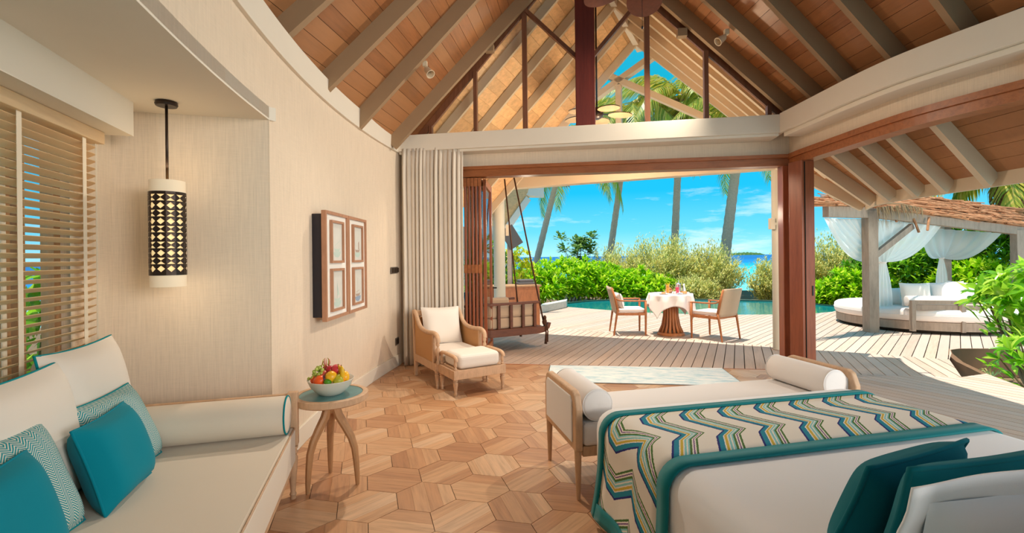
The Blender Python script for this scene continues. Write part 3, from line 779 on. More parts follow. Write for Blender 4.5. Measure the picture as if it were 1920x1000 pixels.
for z in (z0 + .03, z1 - .03): MB().box((wx - .08, (y0 + y1) / 2, z), (.06, abs(y1 - y0), .05)).build('window_rail', M['oak_dark'], w2)
for ya, yb in ((-.10, -.32), (-.47, -1.17), (-1.23, -1.84)): MB().b2(wx - .083, wx - .077, ya, yb, z0 + .05, z1 - .05).build('pane', M['glass'], w2)
# ================================================================== DECK, POOL, SHORE
def f2(px, py): p = Pz(px, py); return (p.x, p.y)
pool_near = [f2(*q) for q in ((1040, 573), (1052, 574.5), (1090, 577.5), (1136, 581), (1212, 586), (1300, 589), (1380, 590), (1452, 589.5), (1522, 588), (1560, 584.5), (1580, 579))]
pool_far = [f2(*q) for q in ((1576, 575.5), (1550, 573), (1522, 570), (1452, 565), (1330, 562.5), (1230, 561.5), (1160, 562.5), (1104, 565), (1060, 569.5))]
planter = [(5.2, 4.3), (5.63, 5.23), (5.85, 5.87), (6.15, 6.5), (6.53, 7.07), (6.75, 7.33), (6.98, 7.42), (7.6, 7.38), (8.6, 7.2)]
deckE = bpy.data.objects.new('deck', None); COL.objects.link(deckE); struct(deckE, 'weathered timber deck around the villa and pool')
def boards(poly, d, w=.125, gap=.011, z0=-.04, z1=-.006):
    d = V((d[0], d[1], 0)).normalized(); n = (-d.y, d.x); ang = math.atan2(d.y, d.x)
    pr = [p[0] * n[0] + p[1] * n[1] for p in poly]; y = min(pr); c, s_ = math.cos(-ang), math.sin(-ang)
    while y < max(pr):
        q = clip_half(clip_half(poly, n, y + w - gap), (-n[0], -n[1]), -y)
        if len(q) > 2 and area(q) > .003:
            m = MB(); m.prism([(p[0] * c - p[1] * s_, p[0] * s_ + p[1] * c) for p in q], z0, z1)
            me = m.mesh('deck_board'); me.materials.append(M['deck'])
            bm = bmesh.new(); bm.from_mesh(me); bmesh.ops.recalc_face_normals(bm, faces=bm.faces); bm.to_mesh(me); bm.free()
            inst(me, 'deck_board', deckE, Matrix.Rotation(ang, 4, 'Z'))
        y += w
EO = (.477, 1.0)
def wxy(X): return (X, YW(X) + .012)
zoneA = [wxy(-3.2), wxy(3.8), (3.95, 5.95), (4.34, 5.88), (5.4, 5.72), (6.12, 6.66), (4.67, 7.45), (.77, 10.1), (-1.2, 11.35), (-3.4, 11.35)]
wood_edge = [(p.x + .1, p.y) for p in WOODR]
zoneB = [(3.95, 5.95)] + [(p[0], p[1]) for p in wood_edge if p[1] < 5.8] + [(4.5, -.5), (7.0, -.5), (6.4, 2.0)] + [(4.9, 3.4)] + planter[:2] + [(5.85, 5.87), (5.4, 5.72), (4.34, 5.88)]
zoneC = [(.77, 10.1), (4.67, 7.45), (6.12, 6.66), (6.53, 7.07), (6.75, 7.33), (6.98, 7.42), (7.6, 7.38), (10.5, 6.6), (11.8, 9.0), (11.0, 13.0)] + list(reversed(pool_near)) + [(.85, 13.0), (-1.2, 13.0), (-3.4, 12.6), (-3.4, 11.35), (-1.2, 11.35)]
boards(zoneA, EO, .13); boards(zoneB, (-.55, 1), .13); boards(zoneC, (.94, 1), .13)
mb = MB(); mb.prism(zoneA, -.2, -.05); mb.prism(zoneB, -.2, -.05); mb.prism(zoneC, -.2, -.05); mb.build('deck_joists', M['dark_gap'], deckE)
# planter rim wall
pl = [V((x, y, -.45)) for x, y in planter]; pr_ = offs(pl, -.01)
struct(MB().strip(pr_, [V((p.x, p.y, -.008)) for p in pr_], [V((-.05, .05, 0))] * len(pl)).build('planter_wall', M['planter_wall']), 'curved brown wall of the sunken planter in the deck')
# pool
poolE = bpy.data.objects.new('pool', None); COL.objects.link(poolE); struct(poolE, 'turquoise infinity pool with a curved rim')
pp = pool_near + pool_far
MB().prism(pp, -.5, -.02).build('water', M['pool'], poolE)
fl_ = [V((x, y, -.5)) for x, y in pool_far]; MB().strip(fl_, [V((p.x, p.y, .02)) for p in fl_], [V((0, .16, 0))] * len(fl_)).build('rim', M['pool_rim'], poolE)
# stone kerb left of the pool
kb = [Pz(1012, 588), Pz(1018, 586.5), Pz(1048, 580), Pz(1062, 577)]
struct(MB().strip(kb, [p + V((0, 0, .2)) for p in kb], [V((.1, .6, 0))] * 4).build('stone_kerb', M['stone'], bevel=.01), 'low pale stone kerb at the end of the pool')
# ground, beach, sea, far island
struct(MB().prism([(-14, 11), (-3.3, 12.4), (-3.3, 6), (-3.3, -4), (-14, -4)], -.4, -.06).build('garden_ground', M['soil']), 'garden soil beside the villa')
struct(MB().prism([(-14, 10), (26, 4), (26, 26), (-14, 26)], -.9, -.46).build('garden_ground', M['soil']), 'garden soil beyond the deck')
struct(MB().grid(lambda u, v: (-60 + 140 * u, 24.5 + 7.5 * v, -.5 - .75 * v), 30, 4).build('beach', M['sand'], smooth=True), 'white sand beach below the garden')
struct(MB().grid(lambda u, v: (-5000 + 10000 * u, 30 + 6970 * v ** 3, -1.15), 60, 40).build('sea', M['sea'], smooth=True), 'turquoise lagoon darkening to deep blue at the horizon')
q = PY(1398, 478, 2600)
isl = MB(); isl.grid(lambda u, v: (q.x + (u - .5) * 190, 2600 + (v - .5) * 60, -1.2 + 17 * max(0, math.sin(math.pi * u)) ** .35 * max(0, math.sin(math.pi * v)) ** .5 * (.75 + .25 * math.sin(u * 37) * math.cos(u * 91))), 60, 8)
tag(isl.build('island', M['leaf_dark'], smooth=True), 'low green island on the horizon', 'island')
# ================================================================== INTERIOR FURNITURE
def turned_leg(h, r=.022):
    return [(r * .62, 0), (r * .62, .02), (r * .8, .03), (r * .55, .045), (r * .62, .06), (r * 1.05, h * .62), (r * 1.2, h * .78), (r * .8, h * .84), (r * 1.25, h * .88), (r * .9, h * .93), (r * 1.25, h * .97), (r * 1.25, h)]
def rbox(m, x0, x1, y0, y1, z0, z1): return m.b2(x0, x1, y0, y1, z0, z1)
def puff(w, h, t, nu=16, nv=16, pinch=.06, seed=0):
    """stuffed pillow in the local xz plane, thickness along y, base at z = 0"""
    m = MB(); rr = random.Random(seed); ph = [rr.random() * 6 for _ in range(4)]
    def pos(u, v, s):
        a, b = 2 * u - 1, 2 * v - 1
        x = a * w / 2 * (1 - pinch * (1 - b * b)); z = b * h / 2 * (1 - pinch * (1 - a * a))
        e = max(0, (1 - a ** 4) * (1 - b ** 4)) ** .55
        k = 1 + .07 * math.sin(3 * a + ph[0]) * math.cos(2.5 * b + ph[1])
        return V((x, s * t / 2 * e * k + .004 * s, z + h / 2))
    for s in (1, -1): m.grid(lambda u, v: pos(u, v, s), nu, nv)
    rim = [pos(i / nu, 0, 0) for i in range(nu)] + [pos(1, i / nv, 0) for i in range(nv)] + [pos(1 - i / nu, 1, 0) for i in range(nu)] + [pos(0, 1 - i / nv, 0) for i in range(nv)]
    return m, rim
def cushion(name, label, cat, w, h, t, mat, pipe, base, xdir, lean, roll=0.0, group=None, seed=1, pr=.006, pinch=.06):
    """stands on its lower edge at base; xdir = direction of the lower edge, leans back by lean"""
    x = V((xdir[0], xdir[1], 0)).normalized(); y = V((0, 0, 1)).cross(x); z = V((0, 0, 1))
    R = basis(x, y, z) @ Matrix.Rotation(-lean, 3, 'X') @ Matrix.Rotation(roll, 3, 'Y')
    m, rim = puff(w, h, t, seed=seed, pinch=pinch)
    o = m.build(name, mat, smooth=True); o.matrix_world = Matrix.Translation(V(base)) @ R.to_4x4(); tag(o, label, cat, group)
    if pipe: MB().tube(rim, pr, 6, closed=True).build('piping', pipe, o, smooth=True)
    return o

# ---- bed
BA = math.radians(12.7); BR = RZ(BA)
BO = V((.455, 2.86, 0)); BW, BL, BZ = 1.88, 2.1, .60
bed = thing('bed', 'wide bed made up in smooth white linen', 'bed', BO, (0, 0, BA))
def soft_box(x0, x1, y0, y1, z0, z1, r, n=6):
    m = MB(); prof = [(0, z0)] + [(0 if k == 0 else 0, 0) for k in ()] 
    lv = [(0, z0), (0, z1 - r)] + [(r * (1 - math.cos(a)), z1 - r + r * math.sin(a)) for a in [math.pi / 2 * i / n for i in range(1, n + 1)]]
    rings = []
    rc = .14
    for ins, z in lv:
        ring = []
        for cx, cy, a0 in ((x1 - rc, y1 - rc, 0), (x0 + rc, y1 - rc, 90), (x0 + rc, y0 + rc, 180), (x1 - rc, y0 + rc, 270)):
            for k in range(6):
                a = math.radians(a0 + 90 * k / 5); ring.append(V((cx + (rc - ins * .98) * math.cos(a), cy + (rc - ins * .98) * math.sin(a), z)))
        rings.append(ring)
    n_ = len(rings[0]); vs = [p for R_ in rings for p in R_]; fs = []
    for i in range(len(rings) - 1):
        for k in range(n_): fs.append((i * n_ + k, i * n_ + (k + 1) % n_, (i + 1) * n_ + (k + 1) % n_, (i + 1) * n_ + k))
    fs.append(tuple((len(rings) - 1) * n_ + k for k in range(n_))); fs.append(tuple(reversed(range(n_))))
    return m.add(vs, fs)
soft_box(0, BW, -BL, 0, .04, BZ, .11).build('duvet', M['bed_white'], bed, smooth=True, auto=True)
MB().b2(.02, BW + .06, -BL - .10, -BL - .03, .1, 1.1).build('added_headboard', M['oak'], bed, bevel=.015)  # out of view, added to keep sky light off the pillow backs
MB().b2(.08, BW, -BL - .03, -BL - .005, .5, 1.04).build('added_headboard_pad', M['bench_white'], bed, bevel=.012)  # pad of the added, unseen headboard
# ---- runner draped across the bed
rn = thing('bed_runner', 'embroidered chevron bed runner with teal borders draped over the white bed', 'bed runner', BO, (0, 0, BA))
def drape(s_, yy_, lift=0.0):
    """arc length s_ from the left hem over the bed to the right hem"""
    r = .115; zt = BZ + .006 + lift; hang = zt - r - .06; arc = r * math.pi / 2; top = BW - 2 * r + .012
    if s_ < hang: 
        k = 1 - s_ / hang; return V((-.008 - lift - .05 * k * k - .012 * k * math.sin(yy_ * 18), yy_, .06 + s_))
    s_ -= hang
    if s_ < arc: a = s_ / r; return V((-.008 - lift + r - r * math.cos(a), yy_, zt - r + r * math.sin(a)))
    s_ -= arc
    if s_ < top: return V((-.008 - lift + r + s_, yy_, zt))
    s_ -= top
    if s_ < arc: a = s_ / r; return V((-.008 + r + top + r * math.sin(a), yy_, zt - r + r * math.cos(a)))
    s_ -= arc
    return V((-.008 + 2 * r + top, yy_, zt - r - s_))
RTOT = (BZ + .006 - .115 - .06) * 2 + .115 * math.pi + BW - .23 + .012
RY0, RY1 = -.90, -.185
def rgrid(s0, s1, ya, yb, nu, nv, lift=0.0, uv=False):
    m = MB(); m.grid(lambda u, v: drape(s0 + (s1 - s0) * u, ya + (yb - ya) * v, lift), nu, nv)
    if uv: m.uv = [(s0 + (s1 - s0) * i / nu, 1 - j / nv) for j in range(nv + 1) for i in range(nu + 1)]
    o = m; return o
def thick(o, t): 
    md = o.modifiers.new('solid', 'SOLIDIFY'); md.thickness = t; md.offset = 0; return o
bw_n, bw_f = .085, .06
thick(rgrid(.06, RTOT - .06, RY0 + bw_n * .9, RY1 - bw_f * .9, 110, 8, 0, True).build('chevron_panel', M['chevron'], rn, smooth=True, fix=False), .006)
thick(rgrid(0, RTOT, RY0, RY0 + bw_n, 110, 2, .006).build('border', M['teal_border'], rn, smooth=True, fix=False), .012)
thick(rgrid(0, RTOT, RY1 - bw_f, RY1, 110, 2, .006).build('border', M['teal_border'], rn, smooth=True, fix=False), .012)
thick(rgrid(0, .08, RY0 + bw_n, RY1 - bw_f, 3, 8, .006).build('border', M['teal_border'], rn, smooth=True, fix=False), .012)

# ---- bench at the foot of the bed
NO = V((.40, 2.90, 0)); NL, ND = 2.09, .65
bench = thing('bench', 'long oat linen bench with oak end panels at the foot of the bed', 'bench', NO, (0, 0, BA))
for x in (.0, NL):
    s_ = 1 if x == 0 else -1
    m = MB()
    prof = [(.0, .30), (ND, .30), (ND + .004, .56), (ND - .03, .645), (ND - .07, .665), (.07, .665), (.03, .645), (-.004, .56)]
    m.add([V((x - .024, a, b)) for a, b in prof] + [V((x + .024, a, b)) for a, b in prof], [tuple(range(8)), tuple(reversed(range(8, 16)))] + [(i, 8 + i, 8 + (i + 1) % 8, (i + 1) % 8) for i in range(8)])
    p = m.build('end_panel', M['oak'], bench, bevel=.012, seg=3)
    for sx in (-1, 1):
        m = MB(); pr2 = [(.055, .345), (ND - .055, .345), (ND - .055, .6), (ND - .085, .628), (.085, .628), (.055, .6)]
        m.add([V((x + sx * .02, a, b)) for a, b in pr2] + [V((x + sx * .032, a, b)) for a, b in pr2], [tuple(range(6)), tuple(reversed(range(6, 12)))] + [(i, 6 + i, 6 + (i + 1) % 6, (i + 1) % 6) for i in range(6)])
        m.build('upholstery', M['bench_white'], p, bevel=.006)
    for y in (.03, ND - .03):
        MB().tube([(x, y, 0), (x, y, .12), (x, y, .34)], [.013, .017, .024], 10).build('leg', M['oak'], bench, smooth=True, auto=True)
MB().b2(.03, NL - .03, .02, ND - .02, .26, .325).build('seat_rail', M['oak'], bench, bevel=.006)
MB().b2(.03, NL - .03, .005, ND - .005, .325, .468).build('seat', M['bench_white'], bench, bevel=.03, seg=4)
def bolster(name, label, p0, p1, r, mat, pipe, group=None):
    p0, p1 = V(p0), V(p1); d = p1 - p0; L = d.length; d.normalize(); a = V((0, 0, 1)); s_ = d.cross(a).normalized()
    R = basis(s_, d.cross(s_), d)
    m = MB(); m.lathe([(1e-6, .004), (r * .8, 0), (r * .96, .006), (r, .02), (r * 1.01, L * .3), (r * 1.01, L * .7), (r, L - .02), (r * .96, L - .006), (r * .8, L), (1e-6, L - .004)], 32)
    o = m.build(name, mat, smooth=True); o.matrix_world = Matrix.Translation(p0) @ R.to_4x4(); tag(o, label, 'bolster', group)
    for z in (.008, L - .008):
        MB().tube([(r * .985 * math.cos(k * math.pi / 16), r * .985 * math.sin(k * math.pi / 16), z) for k in range(32)], .0035 if pipe is mat else .005, 6, closed=True).build('piping', pipe, o, smooth=True)
    return o
def NB(x, y, z): return NO + BR @ V((x, y, z))
bolster('bolster', 'white bolster at the left end of the bench', NB(.135, .03, .57), NB(.135, .62, .57), .1, M['bench_white'], M['bench_white'], 'bench bolsters')
bolster('bolster', 'white bolster at the right end of the bench', NB(1.955, .05, .57), NB(1.955, .62, .57), .1, M['bench_white'], M['bench_white'], 'bench bolsters')

# ---- pillows at the head of the bed (seen from behind)
def BB(x, y, z): return BO + BR @ V((x, y, z))
bx = BR @ V((1, 0, 0))
cushion('pillow', 'deep teal pillow lying nearest the runner on the bed', 'pillow', .49, .33, .13, M['teal_dark'], M['teal_dark'], V((1.154, 1.516, BZ)), (-.923, -.385), .38, 0, 'bed pillows', 3, .008)
cushion('pillow', 'deep teal pillow between the white pillow and the teal one', 'pillow', .65, .40, .13, M['teal_dark'], M['teal_dark'], V((1.235, 1.32, BZ)), (-.9755, -.22), .3, 0, 'bed pillows', 4, .008)
o = cushion('pillow', 'white pillow with a wide flange at the lower right of the bed', 'pillow', .50, .34, .10, M['bed_white'], None, V((1.06, 1.10, BZ + .065)), (-.9755, -.22), .25, 0, 'bed pillows', 5, .005)
m = MB()
fw, fh, ft = .60, .42, .05
def fl_pos(u, v):
    a, b = 2 * u - 1, 2 * v - 1
    return V((a * fw / 2, .004 * math.sin(5 * a + 3 * b) + .002 * math.sin(11 * b), b * fh / 2 + .17))
m.grid(fl_pos, 24, 16); thick(m.build('flange', M['bed_white'], o, smooth=True), .006)

# ---- sofa in the alcove
sofa = thing('sofa', 'built in daybed sofa with a thick linen seat under the window', 'sofa', AO, (0, 0, AA))
MB().b2(-1.02, 0, -2.3, 0, .235, .45).build('seat_cushion', M['sofa_linen'], sofa, bevel=.02, seg=3)
MB().tube([(-1.0, -.006, .446), (-.012, -.006, .446), (-.004, -.02, .446), (-.004, -2.28, .446)], .0055, 6).build('piping', M['oak'], sofa, smooth=True)
MB().b2(-1.02, -.02, -2.3, .03, .17, .235).build('frame', M['oak'], sofa, bevel=.006)
mb = MB(); mb.b2(-1.0, -.0, .012, .045, .20, .655); mb.build('end_panel', M['oak'], sofa, bevel=.008)
MB().b2(-.05, .012, .0, .052, .33, .665).build('end_post', M['oak'], sofa, bevel=.006)
for x, y in ((-.02, .02), (-.02, -1.1), (-.02, -2.2), (-.96, .02)):
    MB().lathe(turned_leg(.33, .026), 14, (x, y - .015, 0)).build('leg', M['oak'], sofa, smooth=True, auto=True)
bolster('bolster', 'long beige bolster with teal piping along the end of the sofa', AL(-.02, -.115, .565), AL(-.98, -.115, .565), .112, M['sofa_linen'], M['teal_pipe'])
sy = AR @ V((0, 1, 0))
def SC_(label, w, h, t, mat, pipe, x, y, lean, turn=0, roll=0, seed=1, z=.45, grp='sofa cushions', pr=.006):
    d = AR @ (RZ(turn) @ V((0, 1, 0)))
    return cushion('cushion', label, 'cushion', w, h, t, mat, pipe, AL(x, y, z), d, lean, roll, grp, seed, pr)
SC_('large off white back cushion nearest the alcove end wall', .62, .64, .2, M['cushion_white'], M['teal_pipe'], -.86, -.33, .16, 0, 0, 11)
SC_('large off white back cushion at the left edge under the blind', .66, .6, .22, M['cushion_white'], M['teal_pipe'], -.82, -.91, .16, .0, 0, 12)
SC_('teal and white herringbone cushion behind the plain teal one', .52, .42, .16, M['herring'], M['teal_pipe'], -.66, -.47, .38, -.05, 0, 13)
SC_('teal and white herringbone cushion at the left edge of the sofa', .52, .46, .16, M['herring'], M['teal_pipe'], -.66, -1.17, .36, -.05, 0, 14)
SC_('plain teal cushion standing on the middle of the sofa', .42, .38, .17, M['teal'], M['teal'], -.58, -.70, .30, .02, 0, 15)
SC_('plain teal cushion in the lower left corner of the sofa', .44, .4, .17, M['teal'], M['teal'], -.58, -1.37, .30, 0, 0, 16)

# ---- venetian blind
blind = thing('venetian_blind', 'pale wooden venetian blind with cloth tapes across the alcove window', 'blind', AO, (0, 0, AA))
bxx = -1.082; by0, by1 = .066, -1.95
MB().b2(bxx - .04, bxx + .05, by1, by0 + .03, 2.19, 2.26).build('headrail', M['blind_wood'], blind, bevel=.004)
sm = MB(); sm.box((0, 0, 0), (.05, by0 - by1, .003), Matrix.Rotation(-.45, 3, 'Y')); sme = sm.mesh('slat'); sme.materials.append(M['blind_wood'])
nz_ = 33
for k in range(nz_): inst(sme, 'slat', blind, Matrix.Translation((bxx, (by0 + by1) / 2, 2.155 - k * .0415)))
MB().b2(bxx - .025, bxx + .025, by1, by0, .765, .785).build('bottom_rail', M['blind_wood'], blind)
for y in (-.07, -.565, -1.06, -1.555):
    for dx in (-.031, .031): MB().b2(bxx + dx - .0008, bxx + dx + .0008, y - .016, y + .016, .78, 2.19).build('tape', M['tape'], blind)
for y in (.04, .03): MB().tube([(bxx + .035, y, 2.18), (bxx + .035, y - .004, 1.0)], .0018, 5).build('cord', M['tape'], blind)
for y in (.04, .03): MB().lathe([(.003, 0), (.007, .01), (.004, .03)], 8, (bxx + .035, y, .97)).build('cord_tassel', M['oak_dark'], blind)

# ---- pendant lamp
pp_ = Pz(312, 191, 2.468)
lamp = thing('pendant_lamp', 'cylindrical bronze pendant lamp pierced with diamonds and lit from inside', 'lamp', (pp_.x, pp_.y, 0))
MB().lathe([(.055, 2.44), (.06, 2.452), (.055, 2.468)], 24).build('canopy', M['bronze'], lamp, smooth=True, auto=True)
MB().tube([(0, 0, 1.99), (0, 0, 2.45)], .008, 10).build('rod', M['bronze'], lamp, smooth=True)
LR = .092; zt_, zbm = 1.985, 1.345
mb = MB(); mb.lathe([(LR, 1.91), (LR, zt_), (LR - .004, zt_), (LR - .004, 1.91)], 40); mb.build('upper_band', M['lamp_band'], lamp, smooth=True, auto=True)
mb = MB(); mb.lathe([(LR, zbm), (LR, 1.42), (LR - .004, 1.42), (LR - .004, zbm)], 40); mb.build('lower_band', M['lamp_band'], lamp, smooth=True, auto=True)
MB().lathe([(LR - .012, 1.36), (LR - .012, 1.98)], 32).build('liner', M['lamp_core'], lamp, smooth=True)
# pierced sleeve: rows of square diamonds and of paired triangles cut as real holes
mb = MB(); NC = 12; zs0, zs1 = 1.415, 1.915; rows = [zs0 + .016 + .047 * k for k in range(10)]
def cyl(a, z, r=LR + .004): return V((r * math.cos(a), r * math.sin(a), z))
ca = 2 * math.pi / NC
def quadp(pts): mb.add([cyl(a_, z_) for a_, z_ in pts], [tuple(range(len(pts)))])
for c_ in range(NC):
    a0 = c_ * ca; am = a0 + ca / 2; a1 = a0 + ca
    for z_0, z_1 in ((zs0, rows[0]), (rows[0] + .047 * 10, zs1)):
        quadp([(a0, z_0), (am, z_0), (a1, z_0), (a1, z_1), (am, z_1), (a0, z_1)])
    for k, zr in enumerate(rows):
        zt2 = zr + .047; zm = (zr + zt2) / 2; h = .019; w = ca * .40
        if k % 2 == 0:                                    # a diamond hole in the middle of the cell
            L_, R_, T_, B_ = (am - w, zm), (am + w, zm), (am, zm + h), (am, zm - h)
            quadp([(a0, zr), (am, zr), B_, L_, (a0, zm)]); quadp([(am, zr), (a1, zr), (a1, zm), R_, B_])
            quadp([(a0, zm), L_, T_, (am, zt2), (a0, zt2)]); quadp([(a1, zm), (a1, zt2), (am, zt2), T_, R_])
        else:                                             # two facing triangles
            g = .002
            A_, B_, C_ = (am - w, zm + h), (am + w, zm + h), (am, zm + g); D_, E_, F_ = (am - w, zm - h), (am + w, zm - h), (am, zm - g)
            quadp([(a0, zt2), (a0, zm), C_ , A_]) ; quadp([(a1, zm), (a1, zt2), B_, C_])
            quadp([(a0, zt2), A_, B_, (a1, zt2), (am, zt2)])
            quadp([(a0, zm), (a0, zr), D_, F_]); quadp([(a1, zr), (a1, zm), F_, E_])
            quadp([(a0, zr), (am, zr), (a1, zr), E_, D_]); quadp([(a0, zm), F_, (a1, zm), C_])
mb.build('pierced_sleeve', M['bronze'], lamp, fix=False)
lt = light('pendant_bulb', 'POINT', (pp_.x, pp_.y, 1.32), 1.2, (1, .78, .5), shadow_soft_size=.06)
lt = light('pendant_bulb', 'POINT', (pp_.x, pp_.y, 2.06), .8, (1, .78, .5), shadow_soft_size=.06)

# ---- picture cabinet on the left wall
ya, yb = 4.12, 5.30
def wl_p(y, off): 
    return V((XL(y) + off, y, 0))
pa, pb_ = wl_p(ya, .0), wl_p(yb, .0); pdr = (pb_ - pa).normalized(); pn_ = V((pdr.y, -pdr.x, 0))
pic = thing('picture_cabinet', 'dark wall cabinet fronted by two framed panels of boat sketches', 'picture', pa, basis(pdr, -pn_, V((0, 0, 1))))
PLn = (pb_ - pa).length; pz0, pz1 = .955, 1.93
MB().b2(.02, PLn - .02, -.085, -.0, pz0 + .035, pz1 - .03).build('cabinet_box', M['dark_box'], pic, bevel=.004)
for k in range(2):
    x0 = k * PLn / 2 + .004; x1 = (k + 1) * PLn / 2 - .004
    p = MB().b2(x0 + .015, x1 - .015, -.108, -.092, pz0 + .015, pz1 - .015).build('panel', M['mat_board'], pic)
    fr = MB(); f_ = .028
    fr.b2(x0, x1, -.128, -.088, pz0, pz0 + f_).b2(x0, x1, -.128, -.088, pz1 - f_, pz1).b2(x0, x0 + f_, -.128, -.088, pz0 + f_, pz1 - f_).b2(x1 - f_, x1, -.128, -.088, pz0 + f_, pz1 - f_)
    fr.build('outer_frame', M['frame_wood'], p)
    for j in range(2):
        cx = (x0 + x1) / 2; cz = pz0 + (.265 if j == 0 else .705); w_, h_ = .27, .345; f2_ = .022
        MB().b2(cx - w_ / 2, cx + w_ / 2, -.116, -.106, cz - h_ / 2, cz + h_ / 2).build('sketch_sheet', M['art_paper'], p)
        fr = MB(); a0_, a1_, b0_, b1_ = cx - w_ / 2 - f2_, cx + w_ / 2 + f2_, cz - h_ / 2 - f2_, cz + h_ / 2 + f2_
        fr.b2(a0_, a1_, -.134, -.104, b0_, b0_ + f2_).b2(a0_, a1_, -.134, -.104, b1_ - f2_, b1_).b2(a0_, a0_ + f2_, -.134, -.104, b0_ + f2_, b1_ - f2_).b2(a1_ - f2_, a1_, -.134, -.104, b0_ + f2_, b1_ - f2_)
        fr.build('inner_frame', M['frame_wood'], p)
        ik = MB(); zb_ = cz - .06 if j else cz - .08; yq = -.1168
        def pl_(pts): ik.add([V((cx + a_, yq, zb_ + b_)) for a_, b_ in pts], [tuple(range(len(pts)))])
        pl_([(-.07, 0), (-.05, -.03), (.05, -.03), (.085, .005), (.05, -.005), (-.04, -.005)])
        if (k, j) == (0, 1): pl_([(-.06, .02), (.09, .075), (.09, .079), (-.06, .024)])
        elif (k, j) == (0, 0): pl_([(-.002, 0), (.002, 0), (.002, .14), (-.002, .14)]); pl_([(.004, .02), (.05, .03), (.004, .13)]); pl_([(-.05, 0), (-.047, 0), (-.047, .09), (-.05, .09)])
        elif (k, j) == (1, 1): pl_([(.03, 0), (.06, 0), (.06, .09), (.03, .07)])
        else: pl_([(-.002, 0), (.002, 0), (.002, .16), (-.002, .16)]); pl_([(-.06, .01), (.06, .03), (.06, .034), (-.06, .014)])
        ik.build('boat_drawing', M['ink_brown'] if k else M['ink_green'], p, fix=False)
        wk = MB(); wk.add([V((cx + a_, yq + .0003, zb_ - .035 + b_)) for a_, b_ in ((-.1, 0), (.1, .006), (.08, -.03), (.03, -.05), (-.04, -.045), (-.085, -.02))], [(0, 1, 2, 3, 4, 5)])
        wk.build('water_wash', M['ink_blue'] if (k, j) == (1, 0) else M['ink_green'], p, fix=False)

# ---- switches on the left wall
def on_wall(px, py, off=.008):
    y = 6.0
    for _ in range(20): r = ray(px, py); y = XL(y) / r.x if abs(r.x) > 1e-6 else y
    return CAM + ray(px, py) * y
for px, py, w_, h_, lab, nm in ((740, 507, .33, .09, 'three gang grey light switch beside the curtain', 'light_switch'), (744, 640, .13, .1, 'small dark socket plate near the baseboard', 'wall_socket')):
    q = on_wall(px, py); q = V((XL(q.y), q.y, q.z))
    s_ = thing(nm, lab, 'switch' if 'switch' in nm else 'socket', q, (0, 0, math.radians(-4)))
    MB().b2(0, .01, -w_ / 2, w_ / 2, -h_ / 2, h_ / 2).build('plate', M['switch'], s_, bevel=.002)
    n_ = 3 if w_ > .1 else 1
    for k in range(n_):
        c_ = -w_ / 2 + w_ * (k + .5) / n_; MB().b2(.009, .014, c_ - w_ / n_ * .36, c_ + w_ / n_ * .36, -h_ * .36, h_ * .36).build('rocker', M['bronze'], s_)

# ---- curtain
cur = thing('curtain', 'gathered beige linen curtain hanging to the floor beside the opening', 'curtain', (0, 0, 0))
c0_, c1_ = V((-1.535, 6.68, 0)), PY(872, 600, 6.58); c1_.z = 0
cd = (c1_ - c0_).normalized(); cn = V((-cd.y, cd.x, 0)); CLn = (c1_ - c0_).length
rc_ = random.Random(9); phs = [rc_.random() * 6.28 for _ in range(6)]
def curt(u, v):
    z = .012 + v * 3.02
    ph = u * 2 * math.pi * 15 + 1.4 * math.sin(u * 9 + phs[0]) + .5 * math.sin(v * 3 + u * 20 + phs[1])
    amp = .052 * (1 - .62 * max(0, (v - .9) / .1)) * (.75 + .4 * math.sin(u * 23 + phs[2]))
    return c0_ + cd * (u * CLn * (1 - .008 * math.sin(v * 3)) + .012 * math.cos(ph)) + cn * (-.03 + amp * math.sin(ph)) + V((0, 0, z))
thick(MB().grid(curt, 260, 24).build('drape', M['curtain'], cur, smooth=True), .004)
MB().beam(c0_ + V((0, 0, 3.0)) + cd * .02, c1_ + V((0, 0, 3.0)), .03, .03).build('curtain_track', M['white_paint'], cur)

# ---- side table and fruit
tb = V((-1.22, 3.18, 0)); TZ = .604
tab = thing('side_table', 'round oak side table with teal inlay and three curved legs', 'table', tb)
MB().lathe([(.15, TZ - .05), (.225, TZ - .048), (.236, TZ - .04), (.236, TZ - .003), (.232, TZ), (.202, TZ), (.2, TZ - .006), (.02, TZ - .006)], 56).build('table_top', M['oak'], tab, smooth=True, auto=True)
MB().lathe([(.199, TZ - .006), (.199, TZ - .003), (1e-5, TZ - .003)], 48).build('inlay', M['stone_teal'], tab)
feet = [Pz(580, 925), Pz(668, 908), Pz(620, 888)]
for f_ in feet:
    d = V((f_.x - tb.x, f_.y - tb.y, 0)); r_ = .175; d.normalize()
    prof = [(.03, TZ - .05, .036), (.032, TZ - .10, .038), (.05, TZ - .15, .038), (.095, TZ - .22, .036), (.135, TZ - .29, .033), (.158, TZ - .36, .03), (.168, TZ - .45, .026), (.174, TZ - .54, .022), (.176, 0, .017)]
    pts = [d * a + V((0, 0, b)) for a, b, c in prof]
    MB().tube(pts, [c for a, b, c in prof], 10, flat=.72).build('leg', M['oak_dark'], tab, smooth=True, auto=True)
MB().lathe([(.03, TZ - .13), (.05, TZ - .09), (.07, TZ - .05)], 16).build('hub', M['oak_dark'], tab, smooth=True)
bz = TZ - .003
bc = V((tb.x - .003, tb.y + .0, bz))
bowl = MB().lathe([(1e-5, .004), (.07, 0), (.074, .002), (.1, .022), (.128, .055), (.146, .095), (.149, .1), (.145, .1), (.124, .06), (.095, .028), (.06, .012), (1e-5, .01)], 48)
bo = bowl.build('fruit_bowl', M['ceramic'], smooth=True); bo.location = bc; tag(bo, 'pale grey ceramic bowl piled with fruit on the side table', 'bowl')
